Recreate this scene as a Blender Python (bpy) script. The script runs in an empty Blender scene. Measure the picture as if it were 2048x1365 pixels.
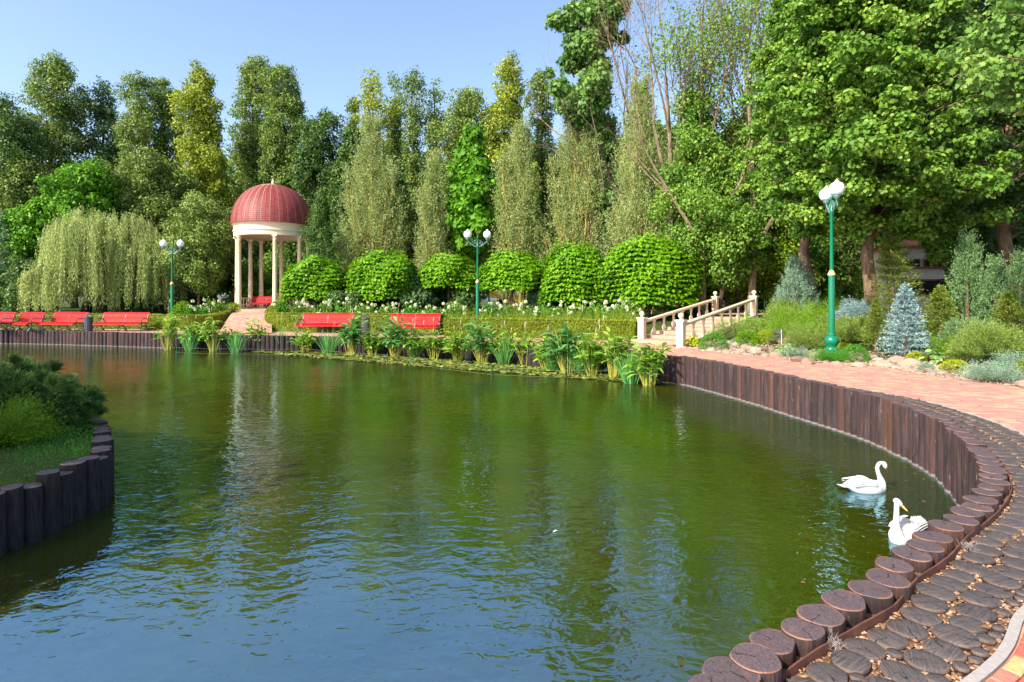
import bpy, math, random
import numpy as np
from math import pi, sin, cos, radians
random.seed(7)
RNG = np.random.default_rng(11)
scene = bpy.context.scene
COL = scene.collection
F, H0, ZC = 1180.0, 600.0, 2.5          # focal length in photo pixels, horizon row, camera height over the water
def at(x, y, z=0.0):                     # a photo pixel taken down to the height z
    Y = F*(ZC-z)/(y-H0); return ((x-1024)*Y/F, Y)
def ax(x, Y): return (x-1024)*Y/F
def az(y, Y): return ZC-(y-H0)*Y/F

# ------------------------------------------------------------------ object helpers
def tag(o, label=None, cat=None, group=None, kind=None):
    if label: o['label'] = label
    if cat: o['category'] = cat
    if group: o['group'] = group
    if kind: o['kind'] = kind
    return o
def empty(name, loc, rz=0, label=None, cat=None, group=None):
    o = bpy.data.objects.new(name, None); COL.objects.link(o)
    o.location = loc; o.rotation_euler[2] = rz; o.empty_display_size = .1
    return tag(o, label, cat, group)
def link(name, me, parent=None, loc=(0,0,0), rz=0):
    o = bpy.data.objects.new(name, me); COL.objects.link(o)
    o.location = loc; o.rotation_euler[2] = rz
    if parent: o.parent = parent
    return o
def copy_tree(o, parent=None):
    c = o.copy(); COL.objects.link(c); c.parent = parent
    for ch in [k for k in COL.objects if k.parent == o]: copy_tree(ch, c)
    return c

class MB:
    def __init__(s): s.v = []; s.f = []; s.m = []; s.t = []
    def add(s, vs, fs, m=0, t=0.5):
        b = len(s.v); s.v += [tuple(p) for p in vs]
        for f in fs: s.f.append([i+b for i in f]); s.m.append(m); s.t.append(t)
    def box(s, c, d, rz=0, m=0, t=.5, bev=0.0, ax=None):
        hx, hy, hz = d[0]/2, d[1]/2, d[2]/2
        if bev <= 0:
            vs = [(x*hx, y*hy, z*hz) for z in (-1,1) for x, y in ((-1,-1),(1,-1),(1,1),(-1,1))]
            fs = [(3,2,1,0),(4,5,6,7),(0,1,5,4),(1,2,6,5),(2,3,7,6),(3,0,4,7)]
        else:
            b = bev; rings = [(-hz, b), (-hz+b, 0), (hz-b, 0), (hz, b)]; vs = []
            for z, i in rings:
                x, y = hx-i, hy-i
                vs += [(-x+b*.3,-y,z),(x-b*.3,-y,z),(x,-y+b*.3,z),(x,y-b*.3,z),(x-b*.3,y,z),(-x+b*.3,y,z),(-x,y-b*.3,z),(-x,-y+b*.3,z)]
            fs = [tuple(range(7,-1,-1)), tuple(range(24,32))]
            for r in range(3):
                for i in range(8): fs.append((r*8+i, r*8+(i+1)%8, r*8+8+(i+1)%8, r*8+8+i))
        ca, sa = cos(rz), sin(rz)
        vs = [(c[0]+x*ca-y*sa, c[1]+x*sa+y*ca, c[2]+z) for x, y, z in vs]
        s.add(vs, fs, m, t)
    def lathe(s, prof, c=(0,0,0), n=16, m=0, t=.5, cap=True, a0=0, a1=2*pi):
        full = abs(a1-a0-2*pi) < 1e-6; k = n if full else n+1
        vs = [(c[0]+r*cos(a0+(a1-a0)*i/n), c[1]+r*sin(a0+(a1-a0)*i/n), c[2]+z) for r, z in prof for i in range(k)]
        fs = []
        for j in range(len(prof)-1):
            for i in range(n):
                a, b = i, (i+1) % k
                fs.append((j*k+a, j*k+b, (j+1)*k+b, (j+1)*k+a))
        if cap and full:
            if prof[0][0] > 1e-4: fs.append(tuple(range(k-1,-1,-1)))
            if prof[-1][0] > 1e-4: fs.append(tuple(range((len(prof)-1)*k, len(prof)*k)))
        s.add(vs, fs, m, t)
    def tube(s, pts, rad, n=6, m=0, t=.5, flat=1.0):
        pts = [np.array(p, float) for p in pts]
        if not hasattr(rad, '__len__'): rad = [rad]*len(pts)
        vs = []
        up = None
        for i, p in enumerate(pts):
            d = pts[min(i+1, len(pts)-1)]-pts[max(i-1, 0)]; d = d/(np.linalg.norm(d)+1e-9)
            if up is None:
                up = np.array((0,0,1.)) if abs(d[2]) < .8 else np.array((1.,0,0))
            u = np.cross(d, up); u /= np.linalg.norm(u)+1e-9; w = np.cross(u, d); up = w
            for k in range(n):
                a = 2*pi*k/n; vs.append(p+(u*cos(a)+w*sin(a)*flat)*rad[i])
        fs = [(j*n+i, j*n+(i+1)%n, (j+1)*n+(i+1)%n, (j+1)*n+i) for j in range(len(pts)-1) for i in range(n)]
        fs += [tuple(range(n-1,-1,-1)), tuple(range((len(pts)-1)*n, len(pts)*n))]
        s.add(vs, fs, m, t)
    def ball(s, c, r, n=12, m=0, t=.5, sc=(1,1,1)):
        prof = [(r*sin(pi*i/(n//2+2)), -r*cos(pi*i/(n//2+2))) for i in range(n//2+3)]
        b = len(s.v); s.lathe([(max(a, 1e-5), z*sc[2]) for a, z in prof], (0,0,0), n, m, t, False)
        for i in range(b, len(s.v)):
            x, y, z = s.v[i]; s.v[i] = (c[0]+x*sc[0], c[1]+y*sc[1], c[2]+z)
    def mesh(s, name, mats, smooth=False):
        me = bpy.data.meshes.new(name); me.from_pydata(s.v, [], s.f)
        for m in (mats if isinstance(mats, (list, tuple)) else [mats]): me.materials.append(m)
        me.polygons.foreach_set('material_index', s.m)
        at_ = me.attributes.new('tint', 'FLOAT', 'FACE'); at_.data.foreach_set('value', s.t)
        if smooth:
            me.polygons.foreach_set('use_smooth', [True]*len(s.f))
            try: me.set_sharp_from_angle(angle=radians(40))
            except Exception: pass
        me.update(); return me
    def build(s, name, mats, parent=None, loc=(0,0,0), rz=0, smooth=False):
        return link(name, s.mesh(name, mats, smooth), parent, loc, rz)

def big_mesh(name, V, K, mats, tint, midx=None, smooth=False):        # V (N*K,3): N polygons of K corners each
    N = len(V)//K
    me = bpy.data.meshes.new(name)
    me.vertices.add(N*K); me.vertices.foreach_set('co', np.ascontiguousarray(V, np.float32).ravel())
    me.loops.add(N*K); me.loops.foreach_set('vertex_index', np.arange(N*K, dtype=np.int32))
    me.polygons.add(N); me.polygons.foreach_set('loop_start', np.arange(0, N*K, K, dtype=np.int32))
    try: me.polygons.foreach_set('loop_total', np.full(N, K, dtype=np.int32))
    except Exception: pass
    for m in (mats if isinstance(mats, (list, tuple)) else [mats]): me.materials.append(m)
    if midx is not None: me.polygons.foreach_set('material_index', midx.astype(np.int32))
    a = me.attributes.new('tint', 'FLOAT', 'FACE'); a.data.foreach_set('value', np.clip(tint, 0, 1).astype(np.float32))
    me.update(calc_edges=True); return me

# ------------------------------------------------------------------ materials
MATS = {}
def new_mat(name):
    m = bpy.data.materials.new(name); m.use_nodes = True; nt = m.node_tree
    for n in list(nt.nodes): nt.nodes.remove(n)
    MATS[name] = m; return m, nt
def N(nt, t, **kw):
    n = nt.nodes.new(t)
    for k, v in kw.items():
        if k == 'i':
            for a, b in v.items(): n.inputs[a].default_value = b
        else: setattr(n, k, v)
    return n
def L(nt, a, b): nt.links.new(a, b)
def ramp(nt, src, stops, interp='LINEAR'):
    r = N(nt, 'ShaderNodeValToRGB'); e = r.color_ramp.elements; r.color_ramp.interpolation = interp
    while len(e) < len(stops): e.new(.5)
    for k, (p, c) in enumerate(stops): e[k].position = p; e[k].color = (c[0], c[1], c[2], 1)
    L(nt, src, r.inputs[0]); return r.outputs[0]
def noise(nt, scale, detail=3, vec=None, rough=.55, out=0, dist=0):
    n = N(nt, 'ShaderNodeTexNoise'); n.inputs['Scale'].default_value = scale; n.inputs['Detail'].default_value = detail
    n.inputs['Roughness'].default_value = rough; n.inputs['Distortion'].default_value = dist
    if vec is not None: L(nt, vec, n.inputs['Vector'])
    return n.outputs[out]
def math_(nt, op, a, b=None, clamp=False):
    n = N(nt, 'ShaderNodeMath', operation=op); n.use_clamp = clamp
    for i, v in enumerate((a, b)):
        if v is None: continue
        if isinstance(v, (int, float)): n.inputs[i].default_value = v
        else: L(nt, v, n.inputs[i])
    return n.outputs[0]
def mixc(nt, fac, a, b, mode='MIX'):
    n = N(nt, 'ShaderNodeMix', data_type='RGBA', blend_type=mode)
    for sock, v in ((n.inputs[0], fac), (n.inputs[6], a), (n.inputs[7], b)):
        if isinstance(v, (int, float)): sock.default_value = v
        elif isinstance(v, tuple): sock.default_value = (v[0], v[1], v[2], 1)
        else: L(nt, v, sock)
    return n.outputs[2]
def scaled(nt, s, src='Object'):
    tc = N(nt, 'ShaderNodeTexCoord'); mp = N(nt, 'ShaderNodeMapping'); mp.inputs['Scale'].default_value = s
    L(nt, tc.outputs[src], mp.inputs[0]); return mp.outputs[0]
def finish(nt, color, rough=.6, bump=None, bstr=.3, bdist=.01, spec=.5, metal=0, trans=0.0, extra=None):
    p = N(nt, 'ShaderNodeBsdfPrincipled'); o = N(nt, 'ShaderNodeOutputMaterial')
    for s, v in (('Base Color', color), ('Roughness', rough)):
        if isinstance(v, tuple): p.inputs[s].default_value = (v[0], v[1], v[2], 1)
        elif isinstance(v, (int, float)): p.inputs[s].default_value = v
        else: L(nt, v, p.inputs[s])
    p.inputs['Metallic'].default_value = metal
    p.inputs['Specular IOR Level'].default_value = spec
    if bump is not None:
        b = N(nt, 'ShaderNodeBump'); b.inputs['Strength'].default_value = bstr; b.inputs['Distance'].default_value = bdist
        L(nt, bump, b.inputs['Height']); L(nt, b.outputs[0], p.inputs['Normal'])
    if trans:
        t = N(nt, 'ShaderNodeBsdfTranslucent'); mx = N(nt, 'ShaderNodeMixShader'); mx.inputs[0].default_value = trans
        if isinstance(color, tuple): t.inputs[0].default_value = (color[0], color[1], color[2], 1)
        else: L(nt, color, t.inputs[0])
        L(nt, p.outputs[0], mx.inputs[1]); L(nt, t.outputs[0], mx.inputs[2]); L(nt, mx.outputs[0], o.inputs[0])
    else: L(nt, p.outputs[0], o.inputs[0])
    return p
def leafmat(name, lo, mid, hi, trans=.35, rough=.5, spec=.3):
    m, nt = new_mat(name); a = N(nt, 'ShaderNodeAttribute', attribute_name='tint')
    c = ramp(nt, a.outputs['Fac'], [(0, lo), (.5, mid), (1, hi)])
    finish(nt, c, rough, spec=spec, trans=trans); return m
def plain(name, c, rough=.5, var=.15, scale=8, bstr=.15, metal=0, spec=.5):
    m, nt = new_mat(name); v = scaled(nt, (1,1,1)); n = noise(nt, scale, 4, v)
    col = ramp(nt, n, [(.25, tuple(x*(1-var) for x in c)), (.75, tuple(min(1, x*(1+var)) for x in c))])
    finish(nt, col, rough, n, bstr, .01, spec, metal); return m

def bark(name, c1, c2, sc=(6,6,1.2)):
    m, nt = new_mat(name); v = scaled(nt, sc); n = noise(nt, 2.2, 5, v, .65)
    col = ramp(nt, n, [(.3, c1), (.65, c2)]); finish(nt, col, .85, n, .7, .03, .2); return m
BARK = bark('bark_dark', (.022,.016,.012), (.09,.06,.045))
BARKR = bark('bark_ruddy', (.06,.036,.024), (.24,.155,.10))
BARKB = bark('bark_pale', (.075,.055,.035), (.27,.20,.135))
YSTEM = plain('stem_yellow', (.35,.28,.06), .6)

LEAF = dict(
  olive=leafmat('leaf_olive', (.07,.125,.025), (.16,.25,.045), (.33,.40,.08)),
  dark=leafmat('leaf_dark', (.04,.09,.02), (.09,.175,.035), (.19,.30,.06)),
  bluegreen=leafmat('leaf_bluegreen', (.035,.09,.035), (.08,.165,.055), (.16,.27,.08)),
  yellow=leafmat('leaf_yellow', (.15,.21,.015), (.29,.36,.03), (.47,.50,.06)),
  bright=leafmat('leaf_bright', (.05,.17,.008), (.12,.31,.013), (.22,.44,.025)),
  maple=leafmat('leaf_maple', (.06,.15,.016), (.14,.28,.03), (.31,.45,.06)),
  maplecool=leafmat('leaf_maple_cool', (.07,.17,.03), (.15,.29,.055), (.30,.44,.09)),
  silver=leafmat('leaf_silver', (.18,.24,.08), (.32,.40,.13), (.52,.56,.22)),
  catalpa=leafmat('leaf_catalpa', (.07,.20,.004), (.15,.34,.006), (.26,.47,.012)),
  weeping=leafmat('leaf_weeping', (.21,.27,.08), (.36,.44,.13), (.56,.60,.22)),
  hedge=leafmat('leaf_hedge', (.09,.13,.008), (.20,.26,.014), (.36,.40,.025), .2),
  juniper=leafmat('leaf_juniper', (.09,.20,.012), (.19,.35,.02), (.32,.50,.04), .3),
  greyjun=leafmat('leaf_grey_juniper', (.08,.16,.06), (.17,.30,.11), (.30,.44,.19), .25),
  thuja=leafmat('leaf_thuja', (.12,.22,.14), (.22,.34,.23), (.33,.44,.30), .2),
  blue=leafmat('needle_blue', (.10,.19,.19), (.24,.36,.37), (.42,.54,.55), .15),
  spruce=leafmat('needle_green', (.07,.12,.016), (.15,.21,.025), (.26,.30,.045), .2),
  pine=leafmat('needle_pine', (.10,.17,.03), (.20,.29,.05), (.33,.42,.09), .2),
  golden=leafmat('leaf_golden', (.18,.25,.008), (.34,.40,.012), (.52,.54,.03), .3),
  hosta=leafmat('leaf_hosta', (.10,.22,.05), (.24,.38,.10), (.52,.60,.24), .3),
  boxw=leafmat('leaf_box', (.03,.14,.008), (.07,.26,.014), (.15,.37,.03), .2),
  reed=leafmat('leaf_reed', (.06,.20,.045), (.13,.34,.08), (.27,.48,.14), .35),
  cane=leafmat('leaf_cane', (.12,.27,.025), (.26,.46,.05), (.46,.62,.11), .35),
  stemy=leafmat('stem_cane', (.18,.22,.02), (.38,.36,.05), (.55,.46,.10), .2),
  lime=leafmat('leaf_lime', (.08,.17,.01), (.19,.32,.015), (.36,.47,.03)),
  dry=leafmat('leaf_dry', (.10,.04,.015), (.22,.10,.04), (.34,.19,.08), .3),
  lily=leafmat('lily_pad', (.12,.07,.01), (.13,.20,.03), (.32,.36,.08), .1),
  grass=leafmat('grass_blade', (.05,.22,.02), (.11,.36,.03), (.22,.50,.06), .3),
  seed=leafmat('seed_head', (.40,.32,.22), (.55,.47,.36), (.72,.65,.55), .2),
  flower=leafmat('flower_white', (.50,.56,.24), (.66,.70,.44), (.82,.82,.70), .25),
  red=leafmat('flower_red', (.6,.02,.01), (.7,.05,.02), (.8,.1,.05), .2),
)

def wood_side():
    m, nt = new_mat('log_side'); tc = N(nt, 'ShaderNodeTexCoord'); oi = N(nt, 'ShaderNodeObjectInfo')
    off = N(nt, 'ShaderNodeVectorMath', operation='ADD'); L(nt, tc.outputs['Object'], off.inputs[0])
    cb = N(nt, 'ShaderNodeCombineXYZ'); r9 = math_(nt, 'MULTIPLY', oi.outputs['Random'], 37.0)
    for k in range(3): L(nt, r9, cb.inputs[k])
    L(nt, cb.outputs[0], off.inputs[1])
    def mp(s):
        q = N(nt, 'ShaderNodeMapping'); q.inputs['Scale'].default_value = s; L(nt, off.outputs[0], q.inputs[0]); return q.outputs[0]
    n1 = noise(nt, 1.0, 6, mp((28,28,2.2)), .7); n2 = noise(nt, 1.0, 3, mp((9,9,1.5)), .6); n3 = noise(nt, 1, 4, mp((22,22,5)), .7)
    c = ramp(nt, n1, [(.32, (.007,.005,.005)), (.50, (.034,.018,.017)), (.62, (.085,.038,.028)), (.78, (.26,.12,.07))])
    c = mixc(nt, ramp(nt, n2, [(.40, (0,0,0)), (.75, (.6,.6,.6))]), c, (.075,.046,.050))
    rr_ = math_(nt, 'FRACT', math_(nt, 'MULTIPLY', oi.outputs['Random'], 7.7)); c = mixc(nt, ramp(nt, rr_, [(0, (.0,.0,.0)), (.4, (.15,.15,.15)), (1, (.88,.88,.88))]), c, (.022,.013,.012)); c = mixc(nt, ramp(nt, math_(nt, 'FRACT', math_(nt, 'MULTIPLY', oi.outputs['Random'], 31.3)), [(.7, (0,0,0)), (1, (.5,.5,.5))]), c, (.12,.045,.024))
    c = mixc(nt, ramp(nt, n3, [(.63, (0,0,0)), (.74, (.6,.6,.6))]), c, (.34,.30,.30))
    sx = N(nt, 'ShaderNodeSeparateXYZ'); g = N(nt, 'ShaderNodeNewGeometry'); L(nt, g.outputs['Position'], sx.inputs[0])
    wl = math_(nt, 'ADD', sx.outputs[2], math_(nt, 'MULTIPLY', n3, -.055))
    c = mixc(nt, ramp(nt, wl, [(0, (.6,.6,.6)), (.012, (.0,.0,.0))]), c, (.28,.21,.19))   # the lime line the water leaves on the wood
    finish(nt, c, .75, n1, .9, .02, .3); return m
LOGSIDE = wood_side()
LOGDARK = bark('log_dark', (.010,.008,.009), (.045,.034,.032), (16,16,2))  # darker side wood for logs behind the water plants and round the left bank
def wood_top(name, base, hi, rim, grain=0.0):
    m, nt = new_mat(name); tc = N(nt, 'ShaderNodeTexCoord'); oi = N(nt, 'ShaderNodeObjectInfo')
    sp = N(nt, 'ShaderNodeSeparateXYZ'); L(nt, tc.outputs['Object'], sp.inputs[0])
    cb = N(nt, 'ShaderNodeCombineXYZ'); L(nt, sp.outputs[0], cb.inputs[0]); L(nt, sp.outputs[1], cb.inputs[1])
    r9 = math_(nt, 'MULTIPLY', oi.outputs['Random'], 19.0); L(nt, r9, cb.inputs[2])
    n0 = noise(nt, 9, 2, cb.outputs[0]); ln = N(nt, 'ShaderNodeVectorMath', operation='LENGTH')
    v2 = N(nt, 'ShaderNodeCombineXYZ'); L(nt, sp.outputs[0], v2.inputs[0]); L(nt, sp.outputs[1], v2.inputs[1]); L(nt, v2.outputs[0], ln.inputs[0])
    rr = ln.outputs['Value']
    ring = math_(nt, 'SINE', math_(nt, 'MULTIPLY', math_(nt, 'ADD', rr, math_(nt, 'MULTIPLY', n0, .045)), 480))
    gr = N(nt, 'ShaderNodeTexGradient', gradient_type='RADIAL'); L(nt, v2.outputs[0], gr.inputs[0])
    n1 = noise(nt, 22, 4, cb.outputs[0], .65); ang = math_(nt, 'ADD', gr.outputs['Fac'], math_(nt, 'MULTIPLY', n1, .22))
    def crack(mult, off, w, rmin):
        fr = math_(nt, 'FRACT', math_(nt, 'ADD', math_(nt, 'MULTIPLY', ang, mult), math_(nt, 'MULTIPLY', oi.outputs['Random'], off)))
        d = math_(nt, 'MULTIPLY', math_(nt, 'ABSOLUTE', math_(nt, 'SUBTRACT', fr, .5)), math_(nt, 'MULTIPLY', rr, 6.28/mult))
        return math_(nt, 'MULTIPLY', math_(nt, 'LESS_THAN', d, w), math_(nt, 'GREATER_THAN', rr, rmin))
    ck = math_(nt, 'MAXIMUM', crack(1.0, 7.3, .0026, -1), math_(nt, 'MULTIPLY', crack(3.0, 23.1, .0010, .012), .8)); ck = math_(nt, 'MAXIMUM', ck, math_(nt, 'MULTIPLY', crack(7.0, 11.1, .0006, .04), .6))
    nf = noise(nt, 90, 4, cb.outputs[0], .7)
    c = ramp(nt, nf, [(.3, tuple(x*.6 for x in base)), (.7, hi)])
    if grain:
        gm = N(nt, 'ShaderNodeMapping'); gm.inputs['Scale'].default_value = (7, 95, 1); L(nt, cb.outputs[0], gm.inputs[0])
        ng = noise(nt, 1, 4, gm.outputs[0], .7); c = mixc(nt, .65, c, ramp(nt, ng, [(.35, tuple(x*.45 for x in base)), (.65, tuple(x*1.25 for x in hi))]))
    c = mixc(nt, math_(nt, 'MULTIPLY', math_(nt, 'ADD', ring, 1), .16), c, tuple(x*.45 for x in base))
    nb = noise(nt, 14, 2, cb.outputs[0]); c = mixc(nt, ramp(nt, nb, [(.6, (0,0,0)), (.8, (.35,.35,.35))]), c, tuple(rim))
    c = mixc(nt, ramp(nt, rr, [(.099, (0,0,0)), (.107, (.8,.8,.8))]), c, tuple(rim))
    c = mixc(nt, ck, c, (.006,.004,.004))
    c = mixc(nt, math_(nt, 'MULTIPLY', oi.outputs['Random'], .25), c, tuple(x*.5 for x in base))
    hgt = math_(nt, 'SUBTRACT', math_(nt, 'ADD', math_(nt, 'MULTIPLY', ring, .12), nf), math_(nt, 'MULTIPLY', ck, 4.0))
    finish(nt, c, .62, hgt, .55, .004, .45); return m
LOGTOP = wood_top('log_cut', (.10,.066,.072), (.165,.115,.12), (.30,.14,.08))
SLICE = wood_top('slice_cut', (.062,.048,.047), (.14,.11,.105), (.15,.10,.07), 1)

def water_mat():
    m, nt = new_mat('pond_water'); g = N(nt, 'ShaderNodeNewGeometry')
    def mp(s, rz=0):
        q = N(nt, 'ShaderNodeMapping'); q.inputs['Scale'].default_value = s; q.inputs['Rotation'].default_value = (0,0,rz)
        L(nt, g.outputs['Position'], q.inputs[0]); return q.outputs[0]
    a = noise(nt, 5.5, 2, mp((1,1.5,1), .35), .5, dist=.6); b = noise(nt, 2.0, 2, mp((1,1.6,1), -.3), .5, dist=.4); c3 = noise(nt, 14, 2, mp((1,1.3,1), .1), .5)
    h = math_(nt, 'ADD', math_(nt, 'ADD', a, math_(nt, 'MULTIPLY', b, 1.6)), math_(nt, 'MULTIPLY', c3, .22))
    patch = noise(nt, .35, 2, mp((1,1,1)), .5)
    bstr = ramp(nt, patch, [(.38, (.55,)*3), (.62, (1,)*3)])
    bp = N(nt, 'ShaderNodeBump'); bp.inputs['Distance'].default_value = .0088; L(nt, h, bp.inputs['Height']); L(nt, bstr, bp.inputs['Strength'])
    col = ramp(nt, noise(nt, .5, 3, mp((1,1,1))), [(.3, (.026,.032,.001)), (.7, (.046,.050,.001))])
    p = N(nt, 'ShaderNodeBsdfPrincipled'); L(nt, col, p.inputs['Base Color']); p.inputs['Roughness'].default_value = .03
    p.inputs['IOR'].default_value = 4.6; p.inputs['Specular Tint'].default_value = (.42,.76,1,1); L(nt, bp.outputs[0], p.inputs['Normal'])
    o = N(nt, 'ShaderNodeOutputMaterial'); L(nt, p.outputs[0], o.inputs[0]); return m
WATER = water_mat()

def paving_mat():
    m, nt = new_mat('path_pavers'); g = N(nt, 'ShaderNodeNewGeometry')
    q = N(nt, 'ShaderNodeMapping'); q.inputs['Rotation'].default_value = (0,0,.4); L(nt, g.outputs['Position'], q.inputs[0])
    b = N(nt, 'ShaderNodeTexBrick'); L(nt, q.outputs[0], b.inputs[0])
    b.inputs['Scale'].default_value = 1; b.inputs['Brick Width'].default_value = .19; b.inputs['Row Height'].default_value = .095
    b.inputs['Mortar Size'].default_value = .005; b.inputs['Color1'].default_value = (0,0,0,1); b.inputs['Color2'].default_value = (1,1,1,1)
    b.inputs['Mortar'].default_value = (.5,.5,.5,1); b.inputs['Mortar Smooth'].default_value = .2
    c = ramp(nt, b.outputs['Color'], [(0, (.37,.13,.10)), (.35, (.48,.20,.15)), (.55, (.40,.13,.10)), (.8, (.55,.33,.15)), (1, (.60,.42,.22))])
    c = mixc(nt, b.outputs['Fac'], c, (.30,.20,.17))
    n = noise(nt, 1.1, 4, g.outputs['Position']); c = mixc(nt, ramp(nt, n, [(.3, (0,0,0)), (.75, (.25,.25,.25))]), c, (.54,.31,.26)); n5 = noise(nt, .45, 5, g.outputs['Position'], .7); c = mixc(nt, ramp(nt, n5, [(.5, (0,0,0)), (.68, (.5,.5,.5))]), c, (.27,.15,.12))
    n2 = noise(nt, 40, 3, g.outputs['Position']); c = mixc(nt, .25, c, mixc(nt, n2, (.2,.1,.09), (.65,.42,.36)))
    finish(nt, c, .8, b.outputs['Fac'], -.4, .006, .25); return m
PATHM = paving_mat()
def ground_mat():
    m, nt = new_mat('park_ground'); g = N(nt, 'ShaderNodeNewGeometry')
    n = noise(nt, .5, 5, g.outputs['Position'], .65); n2 = noise(nt, 9, 5, g.outputs['Position'], .7)
    c = ramp(nt, n, [(.38, (.035,.028,.015)), (.5, (.04,.06,.012)), (.65, (.055,.12,.015))])
    c = mixc(nt, .5, c, ramp(nt, n2, [(.3, (.02,.03,.008)), (.7, (.10,.14,.03))])); finish(nt, c, .9, n2, .8, .05, .1); return m
GROUND = ground_mat()
def tintmat(name, stops, rough=.8, nscale=30, bstr=.4, bd=.004, spec=.3):
    m, nt = new_mat(name); a = N(nt, 'ShaderNodeAttribute', attribute_name='tint'); v = scaled(nt, (1,1,1))
    n = noise(nt, nscale, 4, v, .65); c = ramp(nt, a.outputs['Fac'], stops)
    c = mixc(nt, .55, c, ramp(nt, n, [(.3, (.35,.35,.35)), (.7, (1,1,1))]), 'MULTIPLY'); finish(nt, c, rough, n, bstr, bd, spec); return m
STONE = tintmat('stone_pale', [(0, (.26,.16,.11)), (.4, (.42,.29,.21)), (.75, (.52,.40,.31)), (1, (.60,.51,.43))], .85, 9, .9, .05)
PEBBLE = tintmat('pebble', [(0, (.14,.07,.04)), (.4, (.30,.16,.085)), (.8, (.42,.27,.17)), (1, (.52,.40,.30))], .7, 40)
SOIL = tintmat('garden_soil', [(0, (.22,.14,.09)), (1, (.5,.36,.26))], .9, 22, .9, .03)
GRAVBED = tintmat('gravel_bed', [(0, (.14,.075,.04)), (1, (.26,.14,.08))], .9, 60, .9, .01)
PAVER = tintmat('paver_block', [(0, (.50,.13,.09)), (.45, (.58,.20,.14)), (.55, (.58,.36,.14)), (1, (.66,.46,.20))], .8, 45, .5, .003)
CREAM = plain('cream_plaster', (.70,.55,.40), .6, .08, 5, .1)
CREAMD = plain('cream_panel', (.66,.46,.32), .6, .08, 5, .1)
REDP = plain('bench_red', (.33,.001,.006), .55, .2, 6, .08, spec=.2)
IRON = plain('cast_iron', (.075,.08,.095), .45, .25, 30, .3)
GREENP = plain('lamp_green', (.004,.15,.075), .25, .1, 5, .03)
VERDI = plain('lamp_scroll', (.10,.20,.19), .4, .2, 20, .1)
GOLD = plain('lamp_collar', (.55,.36,.17), .4, .1, 9, .1)
KERB = plain('kerb_grey', (.33,.29,.27), .8, .15, 35, .3)
RUST = plain('rusty_band', (.11,.038,.022), .8, .45, 7, .5)
STEPM = plain('step_stone', (.40,.25,.18), .8, .12, 8, .2)
WHITEP = plain('white_feather', (.60,.575,.56), .65, .03, 22, .25)
DOWN = plain('grey_down', (.30,.27,.25), .9)
POTM = plain('white_pot', (.72,.64,.56), .6, .08, 8, .1)
def glassmat():
    m, nt = new_mat('opal_glass'); finish(nt, (.86,.84,.88), .18, spec=.5); return m
OPAL = glassmat()
def domemat():
    m, nt = new_mat('dome_tiles'); a = N(nt, 'ShaderNodeAttribute', attribute_name='tint'); v = scaled(nt, (1,1,1))
    n = noise(nt, 20, 4, v, .7)
    c = ramp(nt, a.outputs['Fac'], [(0, (.15,.020,.018)), (.6, (.27,.038,.032)), (.9, (.32,.07,.055)), (1, (.62,.42,.38))])
    c = mixc(nt, .5, c, ramp(nt, n, [(.3, (.5,.5,.5)), (.7, (1,1,1))]), 'MULTIPLY'); finish(nt, c, .6, n, .3, .01); return m
DOME = domemat()

# ------------------------------------------------------------------ foliage
T_QUAD = np.array([(0,0,0),(.5,.45,.06),(0,1,-.05),(-.5,.45,.06)])
T_MAPLE = np.array([(0,0,0),(.30,.02,.02),(.5,.30,.05),(.26,.42,.0),(.46,.78,.03),(.16,.68,0),(0,1,-.06),(-.16,.68,0),(-.46,.78,.03),(-.26,.42,0),(-.5,.30,.05),(-.30,.02,.02)])
T_LOBE = np.array([(0,0,0),(.5,.3,.05),(.3,.8,.02),(0,1,-.06),(-.3,.8,.02),(-.5,.3,.05)])
T_OVAL = np.array([(0,0,0),(.36,.2,.05),(.5,.5,.06),(.3,.82,0),(0,1,-.08),(-.3,.82,0),(-.5,.5,.06),(-.36,.2,.05)])
T_BLADE = np.array([(.35,0,0),(.5,.4,0),(0,1,0),(-.5,.4,0),(-.35,0,0)])
def unit(a): return a/(np.linalg.norm(a, axis=-1, keepdims=True)+1e-9)
def leaf_verts(P, D, Nn, Ln, Wd, T=T_QUAD):
    D = unit(D); S = unit(np.cross(D, Nn)); Nn = np.cross(S, D)
    Ln = np.broadcast_to(np.asarray(Ln, float), (len(P),)); Wd = np.broadcast_to(np.asarray(Wd, float), (len(P),))
    V = P[:,None,:]+S[:,None,:]*(T[None,:,0,None]*Wd[:,None,None])+D[:,None,:]*(T[None,:,1,None]*Ln[:,None,None])+Nn[:,None,:]*(T[None,:,2,None]*Ln[:,None,None])
    return V.reshape(-1, 3)
def rnd(r, n): return unit(r.normal(size=(n,3)))
def clump_leaves(r, C, CR, n, leaf, T=T_QUAD, wid=.7, zs=.75, up=.55, tcl=None, shell=.5):
    """n leaves shared among clumps C with radii CR"""
    w = CR**2; k = r.choice(len(C), n, p=w/w.sum()); d = rnd(r, n)
    rad = CR[k]*(shell+(1-shell)*r.random(n))*r.uniform(.75, 1.12, n)
    P = C[k]+d*rad[:,None]*np.array((1,1,zs))
    Nn = unit(d*.9+np.array((0,0,up))+r.normal(size=(n,3))*.55)
    D = unit(np.cross(Nn, rnd(r, n))+np.array((0,0,-.35)))
    s = leaf*r.uniform(.7, 1.3, n)
    t = .5+r.normal(size=n)*.16+(tcl[k] if tcl is not None else 0)
    return leaf_verts(P, D, Nn, s, s*wid, T), t
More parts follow.
